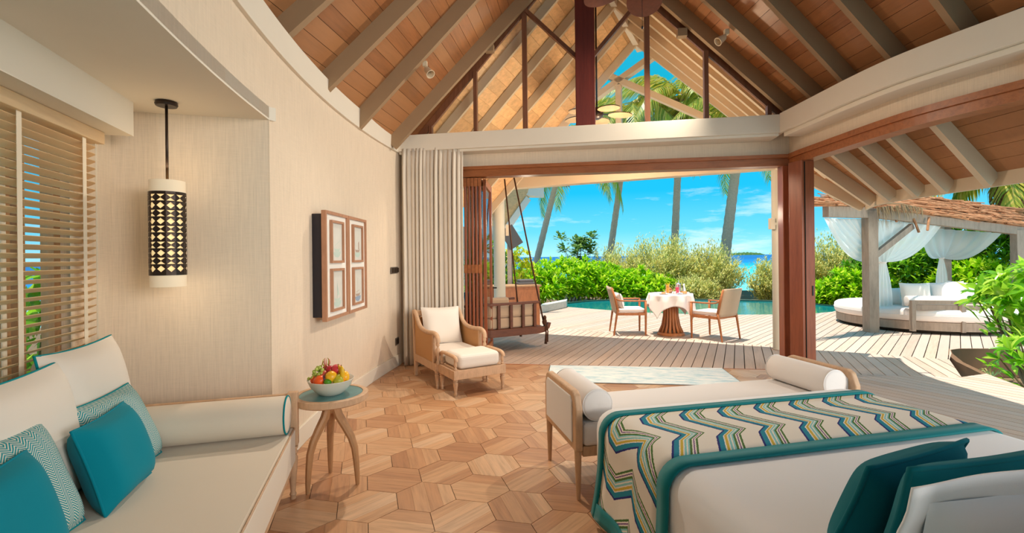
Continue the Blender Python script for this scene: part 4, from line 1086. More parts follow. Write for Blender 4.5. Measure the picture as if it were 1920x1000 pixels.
def fruit(name, label, dx, dz, dy, rad, mat, sq=1.0, stalk=True, kind='round'):
    m = MB(); c_ = V((0, 0, 0))
    prof = []
    for i in range(13):
        a = math.pi * i / 12; r_ = math.sin(a) * rad; z_ = -math.cos(a) * rad * sq
        if kind == 'apple': z_ -= .25 * rad * math.exp(-(r_ / (rad * .3)) ** 2) * (1 if z_ > 0 else -.6)
        if kind == 'pear': r_ *= 1 - .38 * max(0, z_ / (rad * sq)); 
        prof.append((max(1e-5, r_), z_))
    m.lathe(prof, 18); o = m.build(name, mat, smooth=True); o.location = bc + V((dx, dy, dz)); tag(o, label, 'fruit', None)
    o.rotation_euler = (random.uniform(-.4, .4), random.uniform(-.4, .4), 0)
    if stalk: MB().lathe([(.004, 0), (.003, .012)], 6, (0, 0, rad * sq * (.75 if kind == 'apple' else .97))).build('stalk', M['stalk'], o)
    return o
fruit('tangerine', 'bright orange tangerine at the left rim of the bowl', -.085, .102, -.045, .032, M['tangerine_peel'])
fruit('persimmon', 'large red orange persimmon at the front left of the bowl', -.042, .106, -.08, .041, M['tangerine_peel'], .85)
fruit('orange', 'golden orange on top of the front of the fruit pile', .03, .128, -.07, .038, M['melon_gold'])
fruit('lime', 'small green lime at the front rim of the bowl', .018, .102, -.1, .025, M['lime_green'], .85)
fruit('pear', 'greenish yellow pear at the front right of the bowl', .075, .105, -.07, .036, M['pear_green'], 1.15, True, 'pear')
fruit('apple', 'deep red apple on top of the pile beside the grapes', .0, .155, -.005, .036, M['apple_red'], .92, True, 'apple')
fruit('apple', 'pinkish red apple at the top centre of the pile', .045, .16, -.01, .04, M['apple_pink'], .92, True, 'apple')
fruit('mango', 'golden mango at the right rim of the bowl', .1, .115, -.015, .03, M['melon_gold'], 1.25)
fruit('plum', 'dark purple plum between the orange and the persimmon', -.015, .112, -.075, .028, M['plum'])
fruit('passion_fruit', 'rusty brown passion fruit under the grapes', -.03, .13, -.04, .034, M['dragon_pink'])
fruit('apricot', 'small peach coloured apricot at the right rim', .09, .102, -.06, .022, M['orange_peel'])
for k, (x_, a_) in enumerate(((.085, .12), (.078, -.1))):
    m = MB(); pts = [(0, 0, 0), (.006, -.006, .03), (.008, -.008, .06), (.004, -.004, .09), (-.004, .002, .108)]
    m.tube(pts, [.009, .0145, .0155, .012, .004], 8); o = m.build('banana', M['banana_yellow'], smooth=True); o.location = bc + V((x_, -.04 + k * .03, .09)); o.rotation_euler = (.2, a_, 0)
    tag(o, ['short yellow banana standing in front at the right of the bowl', 'short yellow banana standing behind the other banana'][k], 'fruit')
    MB().lathe([(.004, 0), (.003, .01)], 6, (-.005, .003, .106)).build('tip', M['stalk'], o)
gb = thing('grape_bunch', 'bunch of pale green grapes at the left of the fruit pile', 'fruit', bc + V((-.085, -.03, .1)))
gm = MB().ball((0, 0, 0), .0118, seg=10); gme = gm.mesh('grape', True); gme.materials.append(M['grape_green']); rg = random.Random(4)
for k in range(34):
    a = rg.random() * 6.28; h = rg.random(); r_ = (.055 * (1 - h * .5)) * math.sqrt(rg.random())
    inst(gme, 'grape', gb, Matrix.Translation((r_ * math.cos(a) + h * .03, r_ * math.sin(a) - .01, .0 + h * .085)))
MB().tube([(.03, 0, .08), (.045, .01, .12)], .003, 5).build('stem', M['stalk'], gb)
df = thing('dragon_fruit', 'dragon fruit crown with curled green scales rising from the bowl', 'fruit', bc + V((-.035, .015, .135)))
MB().ball((0, 0, .015), .03, .03, .036).build('flesh', M['dragon_pink'], df, smooth=True)
for a in range(5):
    d = V((math.cos(a * 1.26), math.sin(a * 1.26), 0)); MB().tube([d * .012 + V((0, 0, .04)), d * .024 + V((0, 0, .065)), d * .022 + V((0, 0, .085)), d * .01 + V((0, 0, .1))], [.006, .006, .004, .001], 6, flat=.5).build('scale', M['pear_green'] if a % 2 else M['dragon_pink'], df, smooth=True)

# ---- armchair and ottoman
CR = math.atan2(.51, .86); CHO = V((-.876, 5.46, 0))
ch = thing('armchair', 'oak armchair with cane sides and an off white seat by the curtain', 'armchair', CHO, (0, 0, CR))
CW, CD = .60, .74
def cbox(nm, x0, x1, y0, y1, z0, z1, mat='oak', b=.006, par=None): return MB().b2(x0, x1, y0, y1, z0, z1).build(nm, M[mat], par or ch, bevel=b)
cbox('front_rail', 0, CW, -.02, .02, .19, .28); cbox('back_rail', 0, CW, CD - .03, CD + .01, .19, .28)
for x in (0, CW):
    s_ = 1 if x == 0 else -1
    cbox('side_rail', x - .018, x + .018, 0, CD, .19, .28)
    MB().lathe(turned_leg(.2, .024), 12, (x, 0, 0)).build('leg', M['oak'], ch, smooth=True, auto=True)
    cbox('leg', x - .02, x + .02, CD - .035, CD + .015, 0, .2)
    # arm: sweeps down from the back top to the front post
    pts = [(x, CD + .02, .82), (x, CD - .03, .80), (x, CD - .10, .72), (x, CD - .18, .65), (x, CD - .30, .615), (x, CD - .48, .61), (x, .10, .625), (x, .02, .62), (x, -.035, .585), (x, -.045, .53)]
    MB().tube(smooth_line([V(p) for p in pts], 2), .026, 10, flat=1.0).build('arm', M['oak'], ch, smooth=True)
    MB().lathe([(.018, .28), (.022, .31), (.014, .33), (.02, .40), (.024, .45), (.014, .48), (.022, .50), (.02, .54)], 12, (x, -.03, 0)).build('front_post', M['oak'], ch, smooth=True, auto=True)
    cbox('inner_post', x - .018, x + .018, .07, .11, .27, .61)
    m = MB(); pr3 = [(.11, .27), (CD - .02, .27), (CD, .79), (CD - .06, .73), (CD - .14, .655), (CD - .28, .605), (.11, .60)]
    m.add([V((x - .006, a, b)) for a, b in pr3] + [V((x + .006, a, b)) for a, b in pr3], [tuple(range(7)), tuple(reversed(range(7, 14)))] + [(i, 7 + i, 7 + (i + 1) % 7, (i + 1) % 7) for i in range(7)])
    m.build('cane_panel', M['cane'], ch)
    MB().beam((x, CD - .01, .2), (x, CD + .035, .83), .045, .045).build('back_post', M['oak'], ch, bevel=.006)
cbox('back_panel', .02, CW - .02, CD - .01, CD + .015, .28, .74, 'cane', 0)
MB().beam((0, CD + .03, .79), (CW, CD + .03, .79), .04, .07).build('top_rail', M['oak'], ch, bevel=.008)
MB().b2(.03, CW - .03, -.01, CD - .04, .27, .41).build('seat_cushion', M['cushion_white'], ch, bevel=.045, seg=4)
def CH(x, y, z=0): return CHO + RZ(CR) @ V((x, y, z))
cushion('cushion', 'square off white cushion leaning on the armchair back', 'cushion', .52, .48, .17, M['cushion_white'], M['cushion_white'], CH(CW / 2, CD - .21, .405), RZ(CR) @ V((1, 0, 0)), .30, .03, None, 21, .004)
OTO = V((-.623, 5.11, 0)); OW, OD = .58, .38
ot = thing('ottoman', 'low oak ottoman with a white cushion in front of the armchair', 'ottoman', OTO, (0, 0, CR))
for x in (0, OW):
    for y in (0, OD): MB().lathe(turned_leg(.19, .024), 12, (x, y, 0)).build('leg', M['oak'], ot, smooth=True, auto=True)
m = MB(); m.b2(-.03, OW + .03, -.03, OD + .03, .185, .285); m.build('frame', M['oak'], ot, bevel=.005)
MB().b2(.035, OW - .035, -.02, OD + .02, .287, .445).build('cushion', M['cushion_white'], ot, bevel=.05, seg=4)
for x in (0, OW):
    for y in (0, OD): MB().lathe([(.016, .285), (.02, .30), (.012, .315), (.02, .34), (.014, .37), (.016, .41)], 12, (x, y, 0)).build('post', M['oak'], ot, smooth=True, auto=True)
    MB().tube(smooth_line([V(p) for p in ((x, -.025, .38), (x, -.02, .41), (x, .03, .43), (x, OD - .03, .43), (x, OD + .02, .41), (x, OD + .025, .38))], 2), .02, 10).build('arm', M['oak'], ot, smooth=True)

# ---- rug
rg0 = Pz(1026, 717); rdir = V((.99, -.125, 0)).normalized()
rug = thing('rug', 'thin pale blue patterned rug on the parquet at the threshold', 'rug', (rg0.x, rg0.y, 0), (0, 0, math.atan2(rdir.y, rdir.x)))
MB().b2(0, 2.25, 0, .86, .001, .011).build('pile', M['rug'], rug, bevel=.003)
MB().b2(-.008, 2.258, -.012, .868, .0005, .008).build('binding', M['switch'], rug)

# ---- folding doors
dr = struct(bpy.data.objects.new('door_1', None), 'red hardwood folding doors stacked at the left of the opening'); COL.objects.link(dr)
d0 = PY(873, 500, 6.72); d0.z = 0
lv = V((.10, 1, 0)).normalized(); sdv = V((1, -.1, 0)).normalized()
for k in range(5):
    b_ = d0 + sdv * (.052 * k) + lv * .02; e_ = b_ + lv * .72
    lf = MB(); lf.beam(b_ + V((0, 0, 1.32)), b_ + lv * .07 + V((0, 0, 1.32)), .036, 2.62, up=(0, 0, 1)); o = lf.build('door_leaf', M['red_wood'], dr, bevel=.01)
    m = MB(); m.beam(e_ + V((0, 0, 1.32)), e_ + lv * .07 + V((0, 0, 1.32)), .036, 2.62); m.beam(b_ + V((0, 0, .12)), e_ + V((0, 0, .12)), .034, .2); m.beam(b_ + V((0, 0, 2.58)), e_ + V((0, 0, 2.58)), .034, .1); m.build('rails', M['red_wood_x'], o)
    MB().beam(b_ + lv * .05 + V((0, 0, 1.36)), e_ + V((0, 0, 1.36)), .006, 2.4).build('pane', M['glass'], o)
    for z in (1.34, 2.57): MB().beam(b_ - lv * .006 + V((0, 0, z)), b_ + lv * .01 + V((0, 0, z)), .046, .12).build('hinge', M['red_wood_x'], o)
b_ = d0 + sdv * .27 + lv * .06; e_ = PY(921, 500, 7.55); e_.z = 0; l2_ = (e_ - b_).normalized()
m = MB(); m.beam(b_ + V((0, 0, 1.31)), b_ + l2_ * .06 + V((0, 0, 1.31)), .04, 2.6); lf = m.build('glazed_leaf', M['red_wood'], dr)
m = MB(); m.beam(e_ - l2_ * .08 + V((0, 0, 1.31)), e_ + V((0, 0, 1.31)), .042, 2.6); m.build('stile', M['red_wood'], lf)
m = MB(); m.beam(b_ + V((0, 0, .1)), e_ + V((0, 0, .1)), .04, .18); m.beam(b_ + V((0, 0, 2.57)), e_ + V((0, 0, 2.57)), .04, .1); m.build('rails', M['red_wood_x'], lf)
MB().beam(b_ + l2_ * .05 + V((0, 0, 1.36)), e_ - l2_ * .07 + V((0, 0, 1.36)), .006, 2.35).build('pane', M['glass'], lf)
MB().beam(e_ - l2_ * .05 + V((.03, -.02, 1.02)), e_ - l2_ * .05 + V((.09, -.03, 1.02)), .02, .02).build('handle', M['bronze'], lf)

# ---- ceiling fan in the room and on the porch
def fan(name, label, hub, blades, rodtop, mat, L=.40, Wd=.30, cord=True):
    t = thing(name, label, 'fan', hub)
    MB().lathe([(.05, .09), (.09, .06), (.1, 0), (.09, -.05), (.04, -.08)], 20).build('motor', M['bronze'], t, smooth=True)
    MB().tube([(0, 0, .08), (0, 0, rodtop - hub[2])], .014, 8).build('rod', M['bronze'], t)
    for az, tilt in blades:
        d = V((math.cos(az), math.sin(az), -tilt)).normalized(); s_ = V((-math.sin(az), math.cos(az), 0)); n_ = d.cross(s_)
        bl = MB().beam(d * .08, d * .2, .03, .012).build('blade_arm', M['bronze'], t)
        m = MB()
        for sg in (1, -1):
            m.add([d * (.17 + L * .5) + n_ * (.012 * sg)] + [d * (.17 + L * .5 + L * .5 * math.cos(a)) + s_ * (Wd * .5 * math.sin(a)) + n_ * (sg * .006) for a in [2 * math.pi * k / 40 for k in range(40)]], [(0, 1 + k, 1 + (k + 1) % 40) for k in range(40)])
        m.build('blade', mat, t)
        m = MB()
        for a in [-1.2 + .24 * k for k in range(11)]:
            m.tube([d * .19, d * (.17 + L * .5 + L * .47 * math.cos(a * 1.3)) + s_ * (Wd * .47 * math.sin(a * 1.3)) - n_ * 0], .0035, 4)
        m.build('blade_ribs', M['post_wood'] if mat is M['fan_leaf'] else M['oak_dark'], t)
    if cord:
        MB().tube([(-.03, -.02, -.06), (-.03, -.02, -.52)], .0025, 5).build('pull_cord', M['black'], t)
        MB().lathe([(.003, .03), (.011, .015), (.009, 0), (.004, -.005)], 8, (-.03, -.02, -.55)).build('cord_knob', M['black'], t)
    return t
fh = PY(1208, -52, 4.55)
fan('ceiling_fan', 'dark woven leaf blade ceiling fan hanging under the ridge', fh, ((1.3, .2), (2.56, .2), (3.81, .2), (5.07, .2), (.04, .2)), 5.9, M['fan_leaf'], .46, .36)
fp = PY(1119, 214, 7.1)
fan('ceiling_fan', 'pale woven blade porch fan seen through the gable glass', fp, ((.0, .05), (1.26, .05), (2.5, .05), (3.77, .05), (5.03, .05)), 5.35, M['fan_pale'], .36, .30, False)
light('porch_fill_light', 'POINT', fp + V((.2, -.1, -.75)), 70, (1, .78, .55), shadow_soft_size=.12)  # added fill without a fixture, warms the porch roof and shaded deck
# ---- spotlights on the rafters
for (px, py, n, c0q, lab, aim, pw) in ((797, 122, nL, cl_, 'small spotlight clamped to a rafter of the left roof slope', V((1.4, 3.4, .4)), 230), (1362, 62, nR, cr_, 'small spotlight clamped to a rafter of the right roof slope', V((-1.6, 4.9, 1.0)), 250)):
    q = Ppl(px, py, c0q + n * .19, n)
    t = thing('spotlight', lab, 'spotlight', q, group='rafter spotlights'); tgt = (aim - q).normalized()
    MB().box((0, 0, .01), (.05, .05, .06)).build('mount', M['porch_paint'], t)
    MB().tube([(0, 0, 0), V((0, 0, -.03)) + tgt * .02], .009, 8).build('arm', M['porch_paint'], t)
    s_ = tgt.cross(V((0, 0, 1))).normalized(); R = basis(s_, tgt.cross(s_), tgt)
    MB().lathe([(.02, 0), (.036, .02), (.05, .12), (.053, .125), (.045, .125), (.03, .03)], 16, V((0, 0, -.03)) + tgt * .02, R).build('reflector_shade', M['porch_paint'], t, smooth=True, auto=True)
    sp_ = light('rafter_spot', 'SPOT', q + V((0, 0, -.03)) + tgt * .16, pw, (1, .88, .72), spot_size=math.radians(130), spot_blend=.9, shadow_soft_size=.05); sp_.rotation_euler = tgt.to_track_quat('-Z', 'Y').to_euler()
# ================================================================== OUTDOOR FURNITURE
# ---- hanging swing daybed
SWA = math.atan2(.47, .88); SO = V((.47, 7.86, 0)); SL, SD = 1.75, .85     # origin: right front corner, x to the right along the rail
sw = thing('swing_daybed', 'brown hardwood swing daybed hanging on ropes in the porch', 'swing', SO, (0, 0, SWA))
def swb(nm, x0, x1, y0, y1, z0, z1, mat='swing_wood', b=.006): return MB().b2(x0, x1, y0, y1, z0, z1).build(nm, M[mat], sw, bevel=b)
swb('seat_base', -SL, 0, .0, SD, .27, .36)
for y in (0, SD):
    m = MB(); pr4 = [(-SL, .24), (-.05, .24), (.08, .26), (.15, .32), (.18, .40), (.135, .41), (.10, .36), (.04, .35), (-SL, .37)]
    n = len(pr4); m.add([V((a, y - .03, b)) for a, b in pr4] + [V((a, y + .03, b)) for a, b in pr4], [tuple(range(n)), tuple(reversed(range(n, 2 * n)))] + [(i, n + i, n + (i + 1) % n, (i + 1) % n) for i in range(n)])
    m.build('runner_beam', M['swing_wood'], sw, bevel=.006)
swb('top_rail', -SL, -.04, -.025, .025, .735, .775); swb('top_rail', -SL, -.04, SD - .025, SD + .025, .735, .775)
for k in range(8):
    x = -.12 - k * .22; swb('slat', x - .025, x + .025, -.018, .018, .36, .74)
swb('seat_cushion', -SL + .05, -.06, .03, SD - .03, .36, .53, 'taupe', .03)
swb('side_cushion', -SL + .05, -.05, .03, .15, .53, .72, 'taupe', .04)
swb('back_cushion', -SL + .05, -.25, SD - .22, SD - .06, .53, .80, 'taupe', .04)
o = cushion('cushion', 'small teal cushion on the swing daybed', 'cushion', .4, .36, .14, M['teal'], None, SO + RZ(SWA) @ V((-1.02, .30, .6)), RZ(SWA) @ V((1, .2, 0)), .3, 0, None, 31)
top1, top2 = Pz(946, 336, 2.95), Pz(964, 334, 2.95)
def SWL(x, y, z): return RZ(-SWA) @ (V((x, y, z)) - SO)
for (bx_, by_), tp in (((.06, 0), top2), ((.06, SD), top1), ((-SL + .05, 0), top2 - V((1.3, .7, 0))), ((-SL + .05, SD), top1 - V((1.3, .7, 0)))):
    a = V((bx_, by_, .36)); b = SWL(tp.x, tp.y, tp.z)
    r = MB().tube([a, b], .014, 7).build('rope', M['rope'], sw, smooth=True)
    m = MB(); m.ball(a + V((0, -.01, .06)), .04, .04, .06); m.ball(a + V((0, -.02, .13)), .028, .028, .04); m.tube([a + V((0, -.035, .06)), a + V((.01, -.04, -.12)), a + V((0, -.04, -.30))], [.012, .014, .024], 7); m.tube([a + V((.03, -.035, .02)), a + V((.045, -.04, -.1)), a + V((.03, -.04, -.27))], [.008, .01, .018], 7)
    m.build('knot', M['rope'], r, smooth=True)
# ---- outdoor wooden cabinet behind the swing
oc = thing('outdoor_cabinet', 'teak outdoor cabinet behind the swing', 'cabinet', PY(1012, 536, 10.1) * 1.0, (0, 0, .3)); oc.location.z = 0
MB().b2(-1.1, 0, 0, .55, .03, .87).build('body', M['teak'], oc, bevel=.006); MB().b2(-1.14, .03, -.03, .58, .87, .905).build('counter', M['oak_dark'], oc, bevel=.004)
for k in range(2): MB().b2(-1.06 + .53 * k, -.56 + .53 * k, -.015, 0, .08, .82).build('door', M['teak'], oc, bevel=.004)
tr = thing('tray', 'dark tray standing on the outdoor cabinet', 'tray', oc.location + V((-.3, .25, .905)), (0, 0, .3))
MB().b2(-.2, .2, -.13, .13, 0, .05).build('base', M['taupe_tv'], tr, bevel=.01); MB().b2(-.17, .17, -.1, .1, .05, .11).build('lid', M['taupe_tv'], tr, bevel=.02)
# ---- neighbouring pavilion: roof slope, column and outdoor shower screen
nb = struct(bpy.data.objects.new('neighbour_pavilion', None), 'white pavilion roof with plank soffit seen left of the porch column'); COL.objects.link(nb)
e0, e1 = PY(1020, 352, 13.0), PY(985, 345, 12.4); 
for nm, pts, mat, th_ in (('soffit', [PY(880, 330, 12.0), PY(1000, 352, 12.9), PY(992, 372, 12.9), PY(940, 440, 12.6), PY(870, 470, 12.0)], 'porch_wood', .03), ('fascia', [PY(895, 325, 12.4), PY(1020, 348, 13.0), PY(1020, 371, 13.0), PY(985, 371, 12.9), PY(895, 349, 12.3)], 'plaster', .06)):
    n = len(pts); m = MB(); m.add(pts + [p + V((0, th_, th_)) for p in pts], [tuple(range(n)), tuple(reversed(range(n, 2 * n)))] + [(i, n + i, n + (i + 1) % n, (i + 1) % n) for i in range(n)]); m.build(nm, M[mat], nb)
for a_, b_ in (((990, 372), (942, 440)), ((968, 362), (905, 450))): MB().beam(PY(*a_, 12.85), PY(*b_, 12.55), .08, .17).build('barge_rafter', M['plaster'], nb)
wq = PY(912, 500, 12.2); MB().b2(wq.x - 1.6, wq.x + .22, wq.y, wq.y + .2, -.05, 2.3).build('garden_wall', M['stone'], nb)
pq = PY(955, 470, 11.2); MB().beam((pq.x, pq.y, -.05), (pq.x, pq.y, 2.2), .1, .1, (0, 1, 0)).build('post', M['bark'], nb)
sq = PY(958, 385, 11.1); sq.z = PY(958, 440, 11.1).z
tv = thing('outdoor_speaker', 'angled grey speaker box on a post behind the porch column', 'speaker', (sq.x, sq.y, 0))
MB().box((0, 0, PY(958, 445, 11.1).z), (.34, .12, .5), Matrix.Rotation(-.55, 3, 'Y')).build('case', M['taupe_tv'], tv, bevel=.01); MB().beam((0, .1, -.05), (0, .1, PY(958, 445, 11.1).z), .05, .05, (0, 1, 0)).build('post', M['taupe_tv'], tv)

# ---- breakfast table
tq = Pz(1258, 627.5); TB = V((tq.x, tq.y, 0)); TH = .775
dt = thing('dining_table', 'round teak pedestal table under a white cloth on the deck', 'table', TB)
MB().lathe([(.25, 0), (.25, .035), (.235, .05), (.1, .055)], 40).build('base', M['teak'], dt, smooth=True, auto=True)
MB().lathe([(.35, TH - .035), (.37, TH - .03), (.37, TH - .002), (.0001, TH - .002)], 40).build('table_top', M['teak'], dt, smooth=True, auto=True)
for k in range(16):
    a = k * math.pi / 8; d = V((math.cos(a), math.sin(a), 0))
    MB().tube([d * .205 + V((0, 0, .05)), d * .15 + V((0, 0, .18)), d * .118 + V((0, 0, .36)), d * .118 + V((0, 0, .56)), d * .15 + V((0, 0, .745))], .018, 6, flat=1.4).build('slat', M['teak'], dt, smooth=True)
m = MB(); HWc = .60
def clothp(u, v):
    a, b = (2 * u - 1) * HWc, (2 * v - 1) * HWc; r = math.hypot(a, b); R_ = .385
    if r <= R_: return V((a, b, TH + .004))
    th = math.atan2(b, a); ex = r - R_
    rad = R_ + .02 + .028 * math.sin(th * 9 + .6) * min(1, ex / .12) + ex * .12
    return V((rad * math.cos(th), rad * math.sin(th), TH + .004 - ex * .97))
tc_ = m.grid(clothp, 56, 56).build('tablecloth', M['cloth'], smooth=True); tc_.location = TB; tc_.rotation_euler.z = -.12; thick(tc_, .003); tag(tc_, 'white cloth draped over the round breakfast table', 'tablecloth')
TT = TH + .007
def on_t(name, label, cat, dx, dy, group=None): return thing(name, label, cat, TB + V((dx, dy, TT)), (0, 0, 0), group)
for dx, dy, lab in ((-.19, -.2, 'white plate with pastry on the left of the breakfast table'), (.15, -.22, 'white plate with bread at the front right of the breakfast table'), (.26, .02, 'white plate with rolls at the right edge of the breakfast table')):
    t = on_t('plate', lab, 'plate', dx, dy, 'breakfast plates'); MB().lathe([(1e-5, .002), (.06, 0), (.1, .012), (.105, .016), (.1, .016), (.06, .006), (1e-5, .006)], 28).build('dish', M['plate_white'], t, smooth=True)
    m = MB(); rr = random.Random(int(dx * 100)); 
    for k in range(4): m.ball((rr.uniform(-.045, .045), rr.uniform(-.03, .03), .022), .03, .022, .018, 8)
    m.build('food', M['bread'], t, smooth=True)
def tumbler(lab, dx, dy, mat, h=.15):
    t = on_t('juice_glass', lab, 'glass', dx, dy); MB().lathe([(.028, .004), (.036, h)], 18).build('juice', mat, t, smooth=True, auto=True)
    MB().lathe([(.03, 0), (.04, h + .02), (.038, h + .02), (.029, .005)], 18).build('tumbler', M['glass'], t, smooth=True); return t
t = tumbler('tall glass of orange juice with fruit slices on the breakfast table', -.085, -.1, M['juice_orange'])
for k in range(4): MB().tube([V((.012 * (k - 1.5), 0, .14)), V((.03 * (k - 1.5), .0, .20 + .02 * (k % 2)))], [.014, .004], 6, flat=.5).build('fruit_garnish', M['melon_gold'], t)
t = tumbler('glass of pink juice with a straw on the breakfast table', .095, -.1, M['juice_pink'], .12); MB().tube([(0, 0, .1), (-.008, 0, .2)], .006, 6).build('straw', M['plate_white'], t)
t = on_t('coffee_press', 'steel coffee press behind the pink juice', 'coffee pot', .17, .05); MB().lathe([(.045, 0), (.045, .15), (.047, .16)], 20).build('beaker', M['chrome'], t, smooth=True, auto=True); MB().lathe([(.047, .16), (.04, .18), (.01, .19), (.006, .22), (.014, .23), (1e-5, .24)], 16).build('lid', M['chrome'], t, smooth=True); MB().tube([(.045, 0, .14), (.085, 0, .13), (.085, 0, .04), (.045, 0, .03)], .007, 6).build('handle', M['black'], t)
t = on_t('bread_basket', 'small basket of golden croissants behind the orange juice', 'basket', -.01, .06); MB().lathe([(.05, 0), (.08, .05), (.076, .05), (.048, .006)], 18).build('weave', M['oak_dark'], t, smooth=True)
for k in range(3):
    a = k * 2.1; MB().tube([(math.cos(a) * .03 - .04, math.sin(a) * .03, .06), (math.cos(a) * .03, math.sin(a) * .03 + .01, .085), (math.cos(a) * .03 + .04, math.sin(a) * .03, .06)], [.008, .024, .008], 8).build('croissant', M['bread'], t, smooth=True)
t = on_t('carafe', 'small clear carafe at the right of the breakfast table', 'carafe', .30, .12); MB().lathe([(.03, 0), (.035, .06), (.014, .13), (.018, .17)], 16).build('bottle', M['plate_white'], t, smooth=True)
t = on_t('coffee_cup', 'white coffee cup between the two plates', 'cup', -.02, -.27); MB().lathe([(.05, 0), (.055, .006), (.02, .006), (.024, .02), (.036, .05), (.034, .05), (.02, .015), (1e-5, .012)], 18).build('bowl', M['plate_white'], t, smooth=True); MB().b2(.06, .13, -.03, .03, 0, .006).build('napkin', M['napkin'], t)
# ---- dining chairs
def dining_chair(label, loc, rz):
    t = thing('dining_chair', label, 'chair', loc, (0, 0, rz), 'breakfast chairs')      # faces local +x, back at -x
    Wc, Dc = .56, .52
    for y in (-Wc / 2, Wc / 2):
        MB().tube([(Dc / 2 - .01, y, 0), (Dc / 2 - .005, y, .4), (Dc / 2 - .01, y, .64)], [.016, .022, .024], 8).build('leg', M['teak'], t, smooth=True)
        MB().tube([(-Dc / 2 - .08, y, 0), (-Dc / 2 - .02, y, .4), (-Dc / 2 - .0, y, .5)], [.015, .021, .024], 8).build('leg', M['teak'], t, smooth=True)
        MB().tube([(-Dc / 2, y, .46), (-Dc / 2 - .05, y, .7), (-Dc / 2 - .11, y, .9)], [.024, .022, .018], 8).build('back_post', M['teak'], t, smooth=True)
        MB().tube(smooth_line([V((-Dc / 2 - .05, y, .70)), V((-Dc / 2 + .04, y, .655)), V((0, y, .65)), V((Dc / 2 - .05, y, .65)), V((Dc / 2 + .01, y, .645))], 1), .021, 8, flat=.7).build('arm', M['teak'], t, smooth=True)
        MB().b2(-Dc / 2, Dc / 2, y - .016, y + .016, .38, .43).build('side_rail', M['teak'], t)
    MB().b2(Dc / 2 - .03, Dc / 2, -Wc / 2, Wc / 2, .38, .43).build('front_rail', M['teak'], t)
    MB().b2(-Dc / 2, -Dc / 2 + .03, -Wc / 2, Wc / 2, .38, .43).build('back_rail', M['teak'], t)
    MB().b2(-Dc / 2 + .03, Dc / 2 - .01, -Wc / 2 + .03, Wc / 2 - .03, .43, .50).build('seat_cushion', M['cloth'], t, bevel=.02, seg=3)
    m = MB(); m.grid(lambda u, v: (-Dc / 2 - .012 - .115 * v - .03 * math.sin(math.pi * u), (u - .5) * Wc, .42 + .49 * v), 10, 8); thick(m.build('back_sling', M['taupe'], t, smooth=True), .02)
    return t
lc = dining_chair('teak dining chair on the left of the breakfast table seen from the side', V((2.26, 9.2, 0)), -.06)
cushion('cushion', 'small white cushion on the left dining chair', 'cushion', .4, .3, .12, M['cloth'], None, V((2.10, 9.2, .5)), (0, 1), .25, 0, None, 41)
rc2 = dining_chair('teak dining chair on the right of the breakfast table showing its sling back', V((3.62, 8.57, 0)), math.atan2(.82, -.57))

# ---- daybed pavilion
DC = V((8.45, 9.9, 0))
db = thing('outdoor_daybed', 'round outdoor daybed with thick white mattress in the pavilion', 'daybed', DC)
MB().lathe([(1.36, .02), (1.36, .06), (1.33, .06), (1.33, .02)], 64).build('plinth', M['dark_gap'], db)
MB().lathe([(1.41, .06), (1.41, .215), (1.2, .22)], 72).build('base_ring', M['grey_teak'], db, smooth=True, auto=True)
MB().lathe([(1.2, .22), (1.41, .225), (1.44, .26), (1.45, .34), (1.44, .41), (1.40, .445), (1.3, .452), (1e-4, .455)], 72).build('mattress', M['cloth'], db, smooth=True)
MB().lathe([(1.447, .332), (1.455, .337), (1.447, .342)], 72).build('seam', M['bench_white'], db)
fr0, fr1 = V((7.38, 8.76, 0)) - DC, V((8.10, 8.55, 0)) - DC
MB().beam(fr0 + V((0, 0, .05)), fr0 + V((0, 0, .62)), .07, .07, (0, 1, 0)).build('arm_post', M['grey_teak'], db); MB().beam(fr1 + V((0, 0, .05)), fr1 + V((0, 0, .62)), .07, .07, (0, 1, 0)).build('arm_post', M['grey_teak'], db)
MB().beam(fr0 + V((0, 0, .59)), fr1 + V((.3, -.02, .59)), .06, .06).build('arm_rail', M['grey_teak'], db); MB().beam(fr0 + V((0, 0, .49)), fr1 + V((.3, -.02, .49)), .03, .09).build('arm_board', M['grey_teak'], db)
bolster('bolster', 'white bolster on the rail of the outdoor daybed', DC + fr0 + V((-.02, .12, .60)), DC + fr1 + V((.1, .12, .60)), .095, M['cloth'], M['cloth'])
fd = (fr1 - fr0).normalized()
cushion('cushion', 'square cream cushion standing on the outdoor daybed', 'cushion', .5, .46, .16, M['cushion_white'], M['cloth'], DC + V((-.62, -.72, .46)), fd, .25, 0, 'daybed cushions', 51, .004)
cushion('cushion', 'white cushion behind the cream one on the outdoor daybed', 'cushion', .5, .34, .16, M['cloth'], M['cloth'], DC + V((-.85, -.30, .46)), fd, .3, 0, 'daybed cushions', 52, .004)
cushion('cushion', 'sunlit white cushion tilted at the right of the outdoor daybed', 'cushion', .52, .48, .16, M['cloth'], M['cloth'], DC + V((-.05, -.75, .46)), (.7, -.7), .3, -.1, 'daybed cushions', 53, .004)
cushion('cushion', 'sunlit white cushion next to the near bush on the daybed', 'cushion', .52, .48, .16, M['cloth'], M['cloth'], DC + V((.28, -.72, .46)), (.8, -.5), .35, .1, 'daybed cushions', 54, .004)
